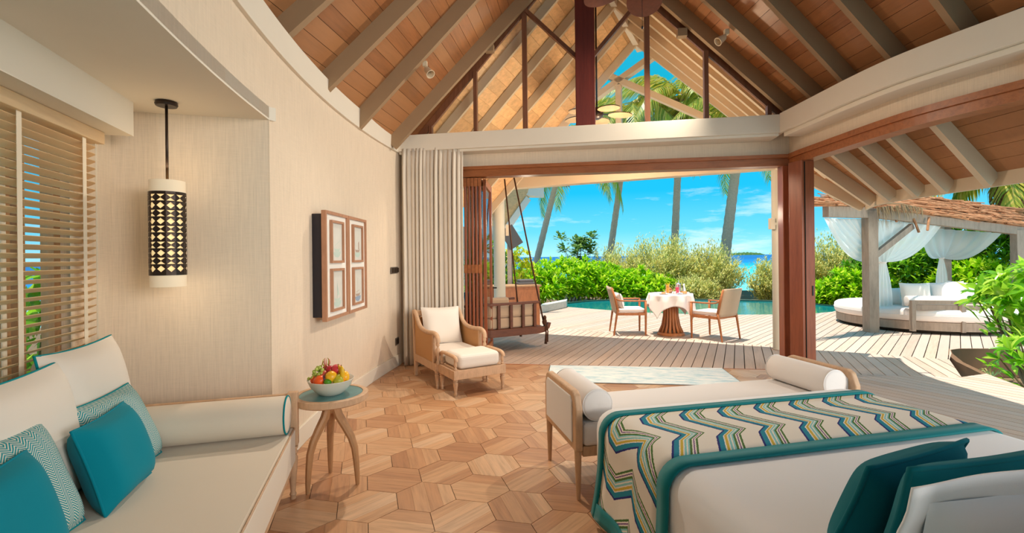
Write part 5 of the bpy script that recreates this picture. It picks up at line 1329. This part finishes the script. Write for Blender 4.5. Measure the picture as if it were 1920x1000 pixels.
# pavilion frame
P0 = Pz(1633, 622); P0.z = 0
pv = thing('thatched_pavilion', 'rustic grey timber pavilion with a twig roof over the daybed', 'pavilion', (0, 0, 0))
Bz = 2.27
bl = Pz(1548, 397, Bz); brr = V((10.9, 10.15, 1.93))
b3, b4 = PY(1772, 470, 12.0), V((11.6, 12.6, 0)); b3.z = 0
MB().beam((P0.x, P0.y, -.03), (P0.x, P0.y, Bz + .05), .19, .19, (0, 1, 0)).build('post', M['grey_teak'], pv, bevel=.01)
MB().beam((b3.x, b3.y, -.03), (b3.x, b3.y, 2.6), .17, .17, (0, 1, 0)).build('post', M['grey_teak'], pv); MB().beam((10.75, 10.1, -.03), (10.75, 10.1, 1.95), .15, .15, (0, 1, 0)).build('post', M['grey_teak'], pv)
MB().beam(bl, V((P0.x, P0.y, Bz)), .12, .2).build('front_beam', M['grey_teak'], pv); MB().beam(V((P0.x, P0.y, Bz)), brr, .12, .17).build('front_beam', M['grey_teak'], pv)
MB().beam(V((P0.x, P0.y, Bz)), V((b3.x, b3.y, 2.5)), .12, .17).build('side_beam', M['grey_teak'], pv); MB().beam(V((b3.x, b3.y, 2.5)), V((11.9, 11.8, 2.2)), .12, .17).build('back_beam', M['grey_teak'], pv)
ba, bb = PY(1642, 478, P0.y), PY(1710, 424, P0.y + .25); MB().beam(ba, bb, .07, .11).build('knee_brace', M['grey_teak'], pv)
# twig roof: real sticks laid in courses over a sheet
def rf(u, v):
    a = bl.lerp(V((P0.x, P0.y, Bz)), min(1, u / .3)) if u < .3 else V((P0.x, P0.y, Bz)).lerp(brr, (u - .3) / .7)
    b = V((b3.x - 1.2, b3.y - .1, 2.62)).lerp(V((12.2, 12.0, 2.3)), u)
    p = a.lerp(b, v); return p + V((0, 0, .12 + .22 * math.sin(math.pi * min(1, v * 1.2))))
MB().grid(rf, 16, 6).build('roof_sheet', M['bark_dark'], pv)
m = MB(); rt = random.Random(12)
for k in range(420):
    u, v = rt.uniform(-.04, 1.03), rt.random() ** 2.2 - .04; p = rf(u, v) + V((0, 0, .03 + .05 * rt.random()))
    q = rf(min(1, u + .02), v) - rf(u, v); d = (q.normalized() + V((rt.uniform(-.12, .12), rt.uniform(-.25, .25), rt.uniform(-.05, .05)))).normalized(); L = rt.uniform(.5, 1.5)
    m.tube([p - d * L / 2, p + d * L / 2], rt.uniform(.010, .019), 5)
tag(m.build('roof_twigs', M['twig'], pv), None, None, None, 'stuff')
for px, py, dx, dy in ((1713, 410, 10, 26), (1742, 408, -3, 24), (1678, 400, 3, 16)):
    MB().tube([PY(px, py, P0.y + .2), PY(px + dx, py + dy, P0.y + .1)], .022, 6).build('hanging_stick', M['twig'], pv)
# sheer curtains
def swag(label, tops, knot, floor_z, wtop, wbot, seed, spread):
    t = thing('sheer_curtain', label, 'curtain', (0, 0, 0), group='pavilion sheers'); rs = random.Random(seed); k1, k2 = rs.random() * 6, rs.random() * 6
    a, b = V(tops[0]), V(tops[1]); kn = V(knot)
    ax = (b - a); ax.z = 0; ax.normalize(); nrm = V((-ax.y, ax.x, 0))
    def upper(u, v):
        p = a.lerp(b, u); k = kn + ax * ((u - .5) * .14)
        q = p.lerp(k, v); sag = spread * math.sin(math.pi * v) * (abs(2 * u - 1))
        q.z -= sag * .55
        return q + nrm * (.035 * (1 - .75 * v) * math.sin(u * 46 + k1) + .05 * math.sin(v * 3 + u * 5))
    MB().grid(upper, 72, 18).build('swag', M['sheer'], t, smooth=True, fix=False)
    def lower(u, v):
        w = .06 + (wbot - .06) * math.sin(min(1, v * 1.5) * math.pi / 2); z = kn.z + (floor_z - kn.z) * v
        return V((kn.x, kn.y, z)) + ax * ((u - .5) * 2 * w) + nrm * (.03 * math.sin(u * 24 + k2) * (.5 + v))
    MB().grid(lower, 36, 14).build('tail', M['sheer'], t, smooth=True, fix=False)
    MB().lathe([(.05, -.02), (.062, 0), (.05, .02)], 12, kn).build('tie', M['cloth'], t, smooth=True); return t
kn1 = PY(1656, 492, P0.y + .3); kn2 = PY(1765, 484, 11.6)
p00 = V((P0.x, P0.y, Bz))
swag('sheer white curtain swagged from the left beam behind the front post', (bl + V((.1, .15, -.1)), p00 + V((-.02, .22, -.1))), kn1 - V((.06, -.06, 0)), .5, .5, .05, 3, .5)
swag('sheer white curtain swagged along the front beam and tied beside the front post', (p00 + V((.16, .2, -.1)), PY(1762, 420, 9.7)), kn1, .25, .5, .19, 4, .45)
swag('sheer white curtain tied at the back post of the pavilion', (PY(1722, 425, 10.6), PY(1872, 438, 11.2)), kn2, .45, .5, .2, 5, .5)
# ================================================================== PLANTS
def leaf_at(m, p, d, L, w, droop=.25, fold=.12, rnd=None, up=None):
    d = d.normalized(); s_ = d.cross(V((0, 0, 1)))
    if s_.length < .05: s_ = V((1, 0, 0))
    s_.normalize(); n_ = s_.cross(d)
    a = p; b = p + d * L * .5 + n_ * (L * .06); c = p + d * L - V((0, 0, droop * L))
    m.add([a, b + s_ * w / 2 - n_ * fold * w, b, b - s_ * w / 2 - n_ * fold * w, c], [(0, 1, 2), (0, 2, 3), (1, 4, 2), (2, 4, 3)])
def rnd_dir(r): 
    a = r.random() * 6.283; z = r.uniform(-.2, 1); k = math.sqrt(max(0, 1 - z * z)); return V((k * math.cos(a), k * math.sin(a), z))
def shrub(name, label, c, rx, ry, rz, n, L, w, mat, seed, group=None, cat='shrub', per=7, lo=.0, stems=6):
    """rosettes of leaves on a lumpy crown, stems inside"""
    t = thing(name, label, cat, (c[0], c[1], c[2]), (0, 0, 0), group); r = random.Random(seed); m = MB()
    lumps = [(rnd_dir(r), r.uniform(.3, .55)) for _ in range(9)]
    for k in range(n):
        d = rnd_dir(r); s_ = 1 + max([max(0, d.dot(ld) - .72) * h for ld, h in lumps]) * 1.1
        f = r.uniform(.55, 1.0) ** .6; p = V((d.x * rx * s_ * f, d.y * ry * s_ * f, lo + max(.02, (d.z * .5 + .5)) * rz * s_ * f))
        ax = (V((d.x, d.y, d.z * .6 + .55)) + V((r.uniform(-.4, .4), r.uniform(-.4, .4), r.uniform(-.2, .3)))).normalized()
        s1 = ax.cross(V((0.3, .2, 1))).normalized(); s2 = ax.cross(s1)
        for j in range(per):
            a = j * 6.283 / per + r.random() * .5; e = r.uniform(.35, .95)
            dd = (ax * (1.25 - e) + (s1 * math.cos(a) + s2 * math.sin(a)) * e)
            leaf_at(m, p, dd, L * r.uniform(.75, 1.15), w * r.uniform(.8, 1.15), r.uniform(0, .2))
    tag(m.build('foliage', mat, t, fix=False), None, None, None, 'stuff')
    for k in range(stems):
        d = rnd_dir(r); MB().tube([(d.x * rx * .1, d.y * ry * .1, -.4), (d.x * rx * .4, d.y * ry * .4, rz * .35), (d.x * rx * .7, d.y * ry * .7, rz * .75)], [.03, .02, .008], 5).build('stem', M['stem'], t)
    return t
def feather(name, label, c, rx, ry, rz, nst, mat, seed, group=None, L=.17, w=.034, per=60, cat='shrub'):
    """many arching thin branches with narrow leaves"""
    t = thing(name, label, cat, c, (0, 0, 0), group); r = random.Random(seed); m = MB(); st = MB()
    for k in range(nst):
        a = r.random() * 6.283; rad = math.sqrt(r.random()); tip = V((math.cos(a) * rx * rad, math.sin(a) * ry * rad, rz * (1.02 - .45 * rad * rad) * r.uniform(.55, 1.08)))
        b0 = V((tip.x * .45, tip.y * .45, tip.z * r.uniform(.15, .5))); mid = b0.lerp(tip, .5) + V((0, 0, .08))
        if k % 6 == 0: st.tube([V((tip.x * .12, tip.y * .12, -.4)), b0, mid, tip], [.022, .014, .009, .003], 4)
        for j in range(per):
            f = (j + r.random()) / per; p = b0.lerp(mid, f * 2) if f < .5 else mid.lerp(tip, f * 2 - 1)
            p = p + V((r.gauss(0, .07), r.gauss(0, .07), r.gauss(0, .07)))
            dd = ((tip - b0).normalized() + V((r.uniform(-1, 1), r.uniform(-1, 1), r.uniform(-.3, .8)))).normalized()
            leaf_at(m, p, dd, L * r.uniform(.6, 1.3), w * r.uniform(.7, 1.4), .1)
    tag(m.build('foliage', mat, t, fix=False), None, None, None, 'stuff'); st.build('branches', M['stem'], t); return t
# bright hedge behind the pool
def gp(px, Y, z=-.46): q = PY(px, 500, Y); return (q.x, q.y, z)
for px, Y, rx, rz, lab, sd in ((1000, 16.2, 1.0, 1.55, 'bright green shrub behind the outdoor cabinet', 1), (1062, 17.6, 1.35, 1.75, 'bright green leafy shrub left of the pool end', 2), (1118, 18.4, 1.3, 1.5, 'bright green leafy shrub at the left of the pool', 3), (1178, 17.6, 1.25, 1.35, 'bright green leafy shrub behind the left dining chair', 4), (1225, 18.2, .9, 1.1, 'low bright green shrub behind the breakfast table', 5)):
    shrub('beach_shrub', lab, gp(px, Y), rx, rx * .9, rz, 430, .26, .10, M['leaf_bright'], sd, 'bright shrubs behind the pool')
# feathery bushes
for px, Y, rx, rz, ns, lab, sd in ((1150, 20.0, 1.5, 2.35, 170, 'feathery olive bush left of the breakfast table', 21), (1240, 19.2, 1.8, 2.8, 220, 'tall feathery olive bush behind the breakfast table', 22), (1330, 19.0, 1.55, 2.35, 180, 'feathery olive bush right of the breakfast table', 23), (1300, 17.4, 1.0, 1.15, 90, 'low feathery bush at the pool edge', 24), (1448, 17.5, .9, 1.85, 80, 'feathery bush behind the porch column', 25), (1560, 18.0, 1.5, 2.7, 190, 'tall feathery grey green bush left of the pavilion post', 26), (1622, 18.5, 1.4, 2.3, 120, 'feathery grey green bush behind the pavilion post', 27)):
    feather('feathery_bush', lab, gp(px, Y), rx, rx * .8, rz, int(ns * 1.5), M['leaf_olive'], sd, 'feathery bushes by the shore')
# small round leaved tree
q = gp(1084, 21.0)
tr_ = thing('sea_grape_tree', 'small dark round leaved tree rising over the hedge', 'tree', q); r = random.Random(8); m = MB()
for k in range(20):
    c_ = V((r.gauss(0, .42), r.gauss(0, .35), 1.15 + r.random() * 1.75))
    for j in range(60):
        d = rnd_dir(r); leaf_at(m, c_ + d * .3 * r.random(), d, .19, .16, .1)
    MB().tube([(0, 0, -.1), (c_.x * .3, c_.y * .3, c_.z * .5), tuple(c_)], [.03, .02, .008], 5).build('branch', M['stem'], tr_)
tag(m.build('foliage', M['leaf_dark'], tr_, fix=False), None, None, None, 'stuff')
m = MB(); 
# garden behind the pavilion
for px, Y, rx, rz, lab, sd in ((1560, 15.0, .9, .95, 'low bright shrub at the pool tip left of the pavilion', 31), (1605, 14.4, 1.0, 1.3, 'bright shrub directly left of the pavilion post', 32), (1690, 14.6, 1.5, 2.1, 'bright shrub seen between the tied sheer curtains', 33), (1745, 15.2, 1.5, 2.3, 'bright shrub behind the daybed cushions', 34), (1812, 14.6, 1.6, 2.5, 'tall bright shrub right of the back pavilion post', 35), (1880, 13.6, 1.6, 2.6, 'tall bright shrub at the right edge behind the daybed', 36), (1840, 12.6, 1.1, 1.5, 'mid height bright shrub behind the near bush', 37)):
    shrub('garden_shrub', lab, gp(px, Y, -.46), rx, rx * .9, rz, 420, .26, .095, M['leaf_bright'] if sd % 3 else M['leaf_mid'], sd, 'garden shrubs around the pavilion')
feather('yellow_fern', 'small orange yellow fern at the foot of the feathery bush', gp(1553, 16.2), .5, .5, .8, 18, M['leaf_yellow'], 61, None, .3, .04, 12, 'plant')
shrub('croton_shrub', 'yellow leaved croton behind the porch column', gp(968, 13.2, -.1), .45, .45, 1.75, 120, .2, .07, M['leaf_yellow'], 62, None, 'shrub', 6, .1, 3)
shrub('garden_shrub', 'green shrub seen through the open glazed door', gp(915, 11.6, -.1), .5, .45, 1.7, 260, .18, .07, M['leaf_mid'], 63, None, 'shrub', 6, .1, 3)
# near bush with large leaves, each leaf its own part
lm = MB(); N_ = 6
for i in range(N_ + 1):
    f = i / N_; w = .036 * (math.sin(math.pi * min(1, f * .9 + .1)) ** .8) * (.55 + f * .75) if i < N_ else .006
    z = .018 * math.sin(f * 2.6) - .05 * f * f
    lm.v += [V((f * .22, -w, z + .012)), V((f * .22, 0, z)), V((f * .22, w, z + .012))]
for i in range(N_):
    b = i * 3; lm.f += [(b, b + 1, b + 4, b + 3), (b + 1, b + 2, b + 5, b + 4)]
lme = lm.mesh('leaf', True); lme.materials.append(M['leaf_big'])
def big_plant(name, label, centers, nros, per, seed, sc=1.0):
    t = thing(name, label, 'shrub', centers[0][0]); r = random.Random(seed); base = V(centers[0][0])
    st = []
    for c_, rx, rz, n in centers:
        c_ = V(c_)
        for k in range(n):
            d = rnd_dir(r); d.z = d.z * .8 + .1; p = c_ + V((d.x * rx, d.y * rx, .1 + rz * .55 + d.z * rz * .5)) - base
            ax = (d + V((0, 0, .35))).normalized(); s1 = ax.cross(V((.1, .3, 1))).normalized(); s2 = ax.cross(s1)
            for j in range(per):
                a = j * 6.283 / per + r.random() * .6; e = r.uniform(.5, 1.0)
                x = (ax * (1.15 - e) + (s1 * math.cos(a) + s2 * math.sin(a)) * e).normalized(); y = ax.cross(x).normalized(); z = x.cross(y)
                inst(lme, 'leaf', t, Matrix.Translation(p) @ (basis(x, y, z) * (sc * r.uniform(.75, 1.15))).to_4x4())
            st.append((p, c_ - base))
    fm = MB()
    for k in range(int(len(st) * 9)):
        p, c_ = st[r.randrange(len(st))]; p = c_.lerp(p, r.uniform(.55, .98)) + V((r.uniform(-.12, .12), r.uniform(-.12, .12), r.uniform(-.25, .12))); d = (p - c_); d.z = abs(d.z) * .4; d = d.normalized() + V((r.uniform(-.7, .7), r.uniform(-.7, .7), r.uniform(-.2, .7)))
        leaf_at(fm, p, d, .24 * sc, .075 * sc, .15)
    tag(fm.build('inner_foliage', M['leaf_big'], t, fix=False), None, None, None, 'stuff')
    for p, c_ in st[:14]: MB().tube([V((c_.x * .6, c_.y * .6, .0)), c_.lerp(p, .5), p], [.022, .014, .007], 5).build('stem', M['stem'], t)
    return t
big_plant('naupaka_shrub', 'near glossy big leaved green bush at the right edge over the planter', [((7.1, 6.55, -.4), .55, 1.5, 17), ((7.1, 6.1, -.4), .6, 1.7, 20)], 0, 8, 71, 1.3)
big_plant('naupaka_shrub', 'low glossy leaved bush in the planter at the right edge', [((6.35, 5.7, -.42), .38, .75, 14)], 0, 8, 72, .9)
t = thing('spider_plant', 'tiny pale spider plant inside the sunken planter', 'plant', (6.2, 6.15, -.4))
gp_ = Pz(1859, 708, -.35); t.location = (gp_.x, gp_.y, -.44)
for k in range(14):
    a = k * .45; d = V((math.cos(a), math.sin(a), 0)); m = MB(); s_ = V((-d.y, d.x, 0))
    m.add([s_ * .008 + V((0, 0, .08)), -s_ * .008 + V((0, 0, .08)), d * .12 - s_ * .01 + V((0, 0, .2)), d * .12 + s_ * .01 + V((0, 0, .2)), d * .22 + V((0, 0, .15))], [(0, 1, 2, 3), (3, 2, 4)]); m.build('leaf', M['leaf_olive'], t)
# plant outside the alcove window
WPq = Ppl(40, 610, AL(-2.0, 0), AR @ V((1, 0, 0)))
big_plant('garden_plant', 'yellow green plant seen between the blind slats', [((WPq.x, WPq.y, -.1), .3, 1.35, 12)], 0, 8, 73, 1.1)
mb_ = MB(); wq = [AL(-3.8, -4, 0), AL(-3.8, 3, 0)]; struct(mb_.strip(wq, [p + V((0, 0, 1.3)) for p in wq], [V((-.15, 0, 0))] * 2).build('garden_wall', M['plaster']), 'pale garden wall outside the alcove window')
# palms
def frond(L, seed, mat, droop=1.0):
    r = random.Random(seed); m = MB(); n = 30; pts = []
    for i in range(n + 1):
        f = i / n; pts.append(V((L * f * (1 - .25 * f * droop), 0, L * (.28 * f - (.35 + .45 * droop) * f * f))))
    m.tube(pts[::3] if len(pts[::3]) > 2 else pts, [.028 * (1 - k / (len(pts[::3]))) + .004 for k in range(len(pts[::3]))], 5)
    for i in range(3, n + 1):
        f = i / n; ll = L * .26 * math.sin(math.pi * (.12 + .8 * f)) + .1; t_ = (pts[i] - pts[i - 1]).normalized()
        for s_ in (-1, 1):
            for h in (0, .5):
                p = pts[i] - (pts[i] - pts[i - 1]) * h
                dd = (t_ * .75 + V((0, s_ * .8, -.25 - .5 * droop * r.random()))).normalized(); q = p + dd * ll * .55; e = p + dd * ll - V((0, 0, ll * .35))
                wv = t_ * .042
                m.add([p - wv, p + wv, q + wv * 1.1, q - wv * 1.1, e], [(0, 1, 2, 3), (3, 2, 4)])
    me = m.mesh('frond'); me.materials.append(mat); return me
FRS = [frond(2.9, 7, M['frond'], .9), frond(3.1, 8, M['frond'], 1.2), frond(2.7, 9, M['frond'], 1.4)]
FR = [frond(4.7, 1, M['frond'], .8), frond(5.0, 2, M['frond'], 1.1), frond(4.3, 3, M['frond'], 1.4)]
DRY = [frond(2.2, 5, M['dry_frond'], 1.6)]
def palm(label, p0, p1, ztop, seed, nf=15, r0=.17, FR=FR):
    p0, p1 = V(p0), V(p1); d = (p1 - p0) / (p1.z - p0.z); base = p0 + d * (-.5 - p0.z); top = p0 + d * (ztop - p0.z)
    t = thing('palm_tree', label, 'palm', base, group='coconut palms'); r = random.Random(seed)
    pts = [V((0, 0, 0)).lerp(top - base, k / 40) for k in range(41)]
    MB().tube(pts, [r0 * (1.25 - .35 * min(1, k / 6)) * (1 - .28 * k / 40) * (1.05 if k % 2 else .97) for k in range(41)], 12).build('trunk', M['bark'], t, smooth=True)
    for k in range(nf):
        a = k * 2.4 + r.random() * .4; tilt = -.8 + 1.2 * (k / nf) + r.uniform(-.1, .1)
        Mx = Matrix.Translation(top - base) @ Matrix.Rotation(a, 4, 'Z') @ Matrix.Rotation(tilt, 4, 'Y')
        inst(FR[k % 3], 'frond', t, Mx)
    for k in range(2): inst(DRY[0], 'dry_frond', t, Matrix.Translation(top - base) @ Matrix.Rotation(k * 2.9 + seed, 4, 'Z') @ Matrix.Rotation(.7, 4, 'Y'))
    for k in range(5): MB().ball(top - base + V((.22 * math.cos(k * 1.3), .22 * math.sin(k * 1.3), -.15)), .12, .12, .14).build('coconut', M['pear_green'], t, smooth=True)
    return t
palm('slender palm leaning right at the left side of the view', PY(1006, 490, 26), PY(1042, 345, 26), 7.6, 1, 15, .21)
palm('palm leaning right between the first leaning palm and the straight one', PY(1144, 475, 27), PY(1164, 335, 27), 9.6, 2, 15, .22)
palm('straight palm rising behind the breakfast table', PY(1265, 455, 26), PY(1270.5, 330, 26), 10.3, 3, 17, .24)
palm('thick palm leaning right beside the porch column', PY(1353, 525, 23.5), PY(1379, 322, 23.5), 8.4, 4, 14, .30)
palm('palm behind the pavilion at the right edge', PY(1905, 470, 13.5), PY(1900, 380, 13.5), 4.1, 5, 16, .17, FRS)
# dead fronds hanging from the eave thatch
df_ = thing('dry_palm_frond', 'dry brown palm frond hanging over the pavilion beam', 'frond', PY(1655, 392, 8.75), Matrix.Rotation(.2, 3, 'Z'))
m = MB(); r = random.Random(3)
for k in range(110):
    u = r.random(); a = V((u * 1.0 - .1, r.uniform(-.05, .05), .08 - .1 * abs(u - .5))); L = r.uniform(.2, .52) * (1 - .4 * u)
    e = a + V((r.uniform(.0, .12), r.uniform(-.05, .05), -L)); m.add([a + V((.008, 0, 0)), a - V((.008, 0, 0)), e], [(0, 1, 2)])
tag(m.build('leaflets', M['dry_frond'], df_, fix=False), None, None, None, 'stuff'); MB().tube([(-.3, 0, .1), (.4, 0, .1), (1.0, 0, .0)], [.02, .016, .006], 5).build('rib', M['dry_frond'], df_)
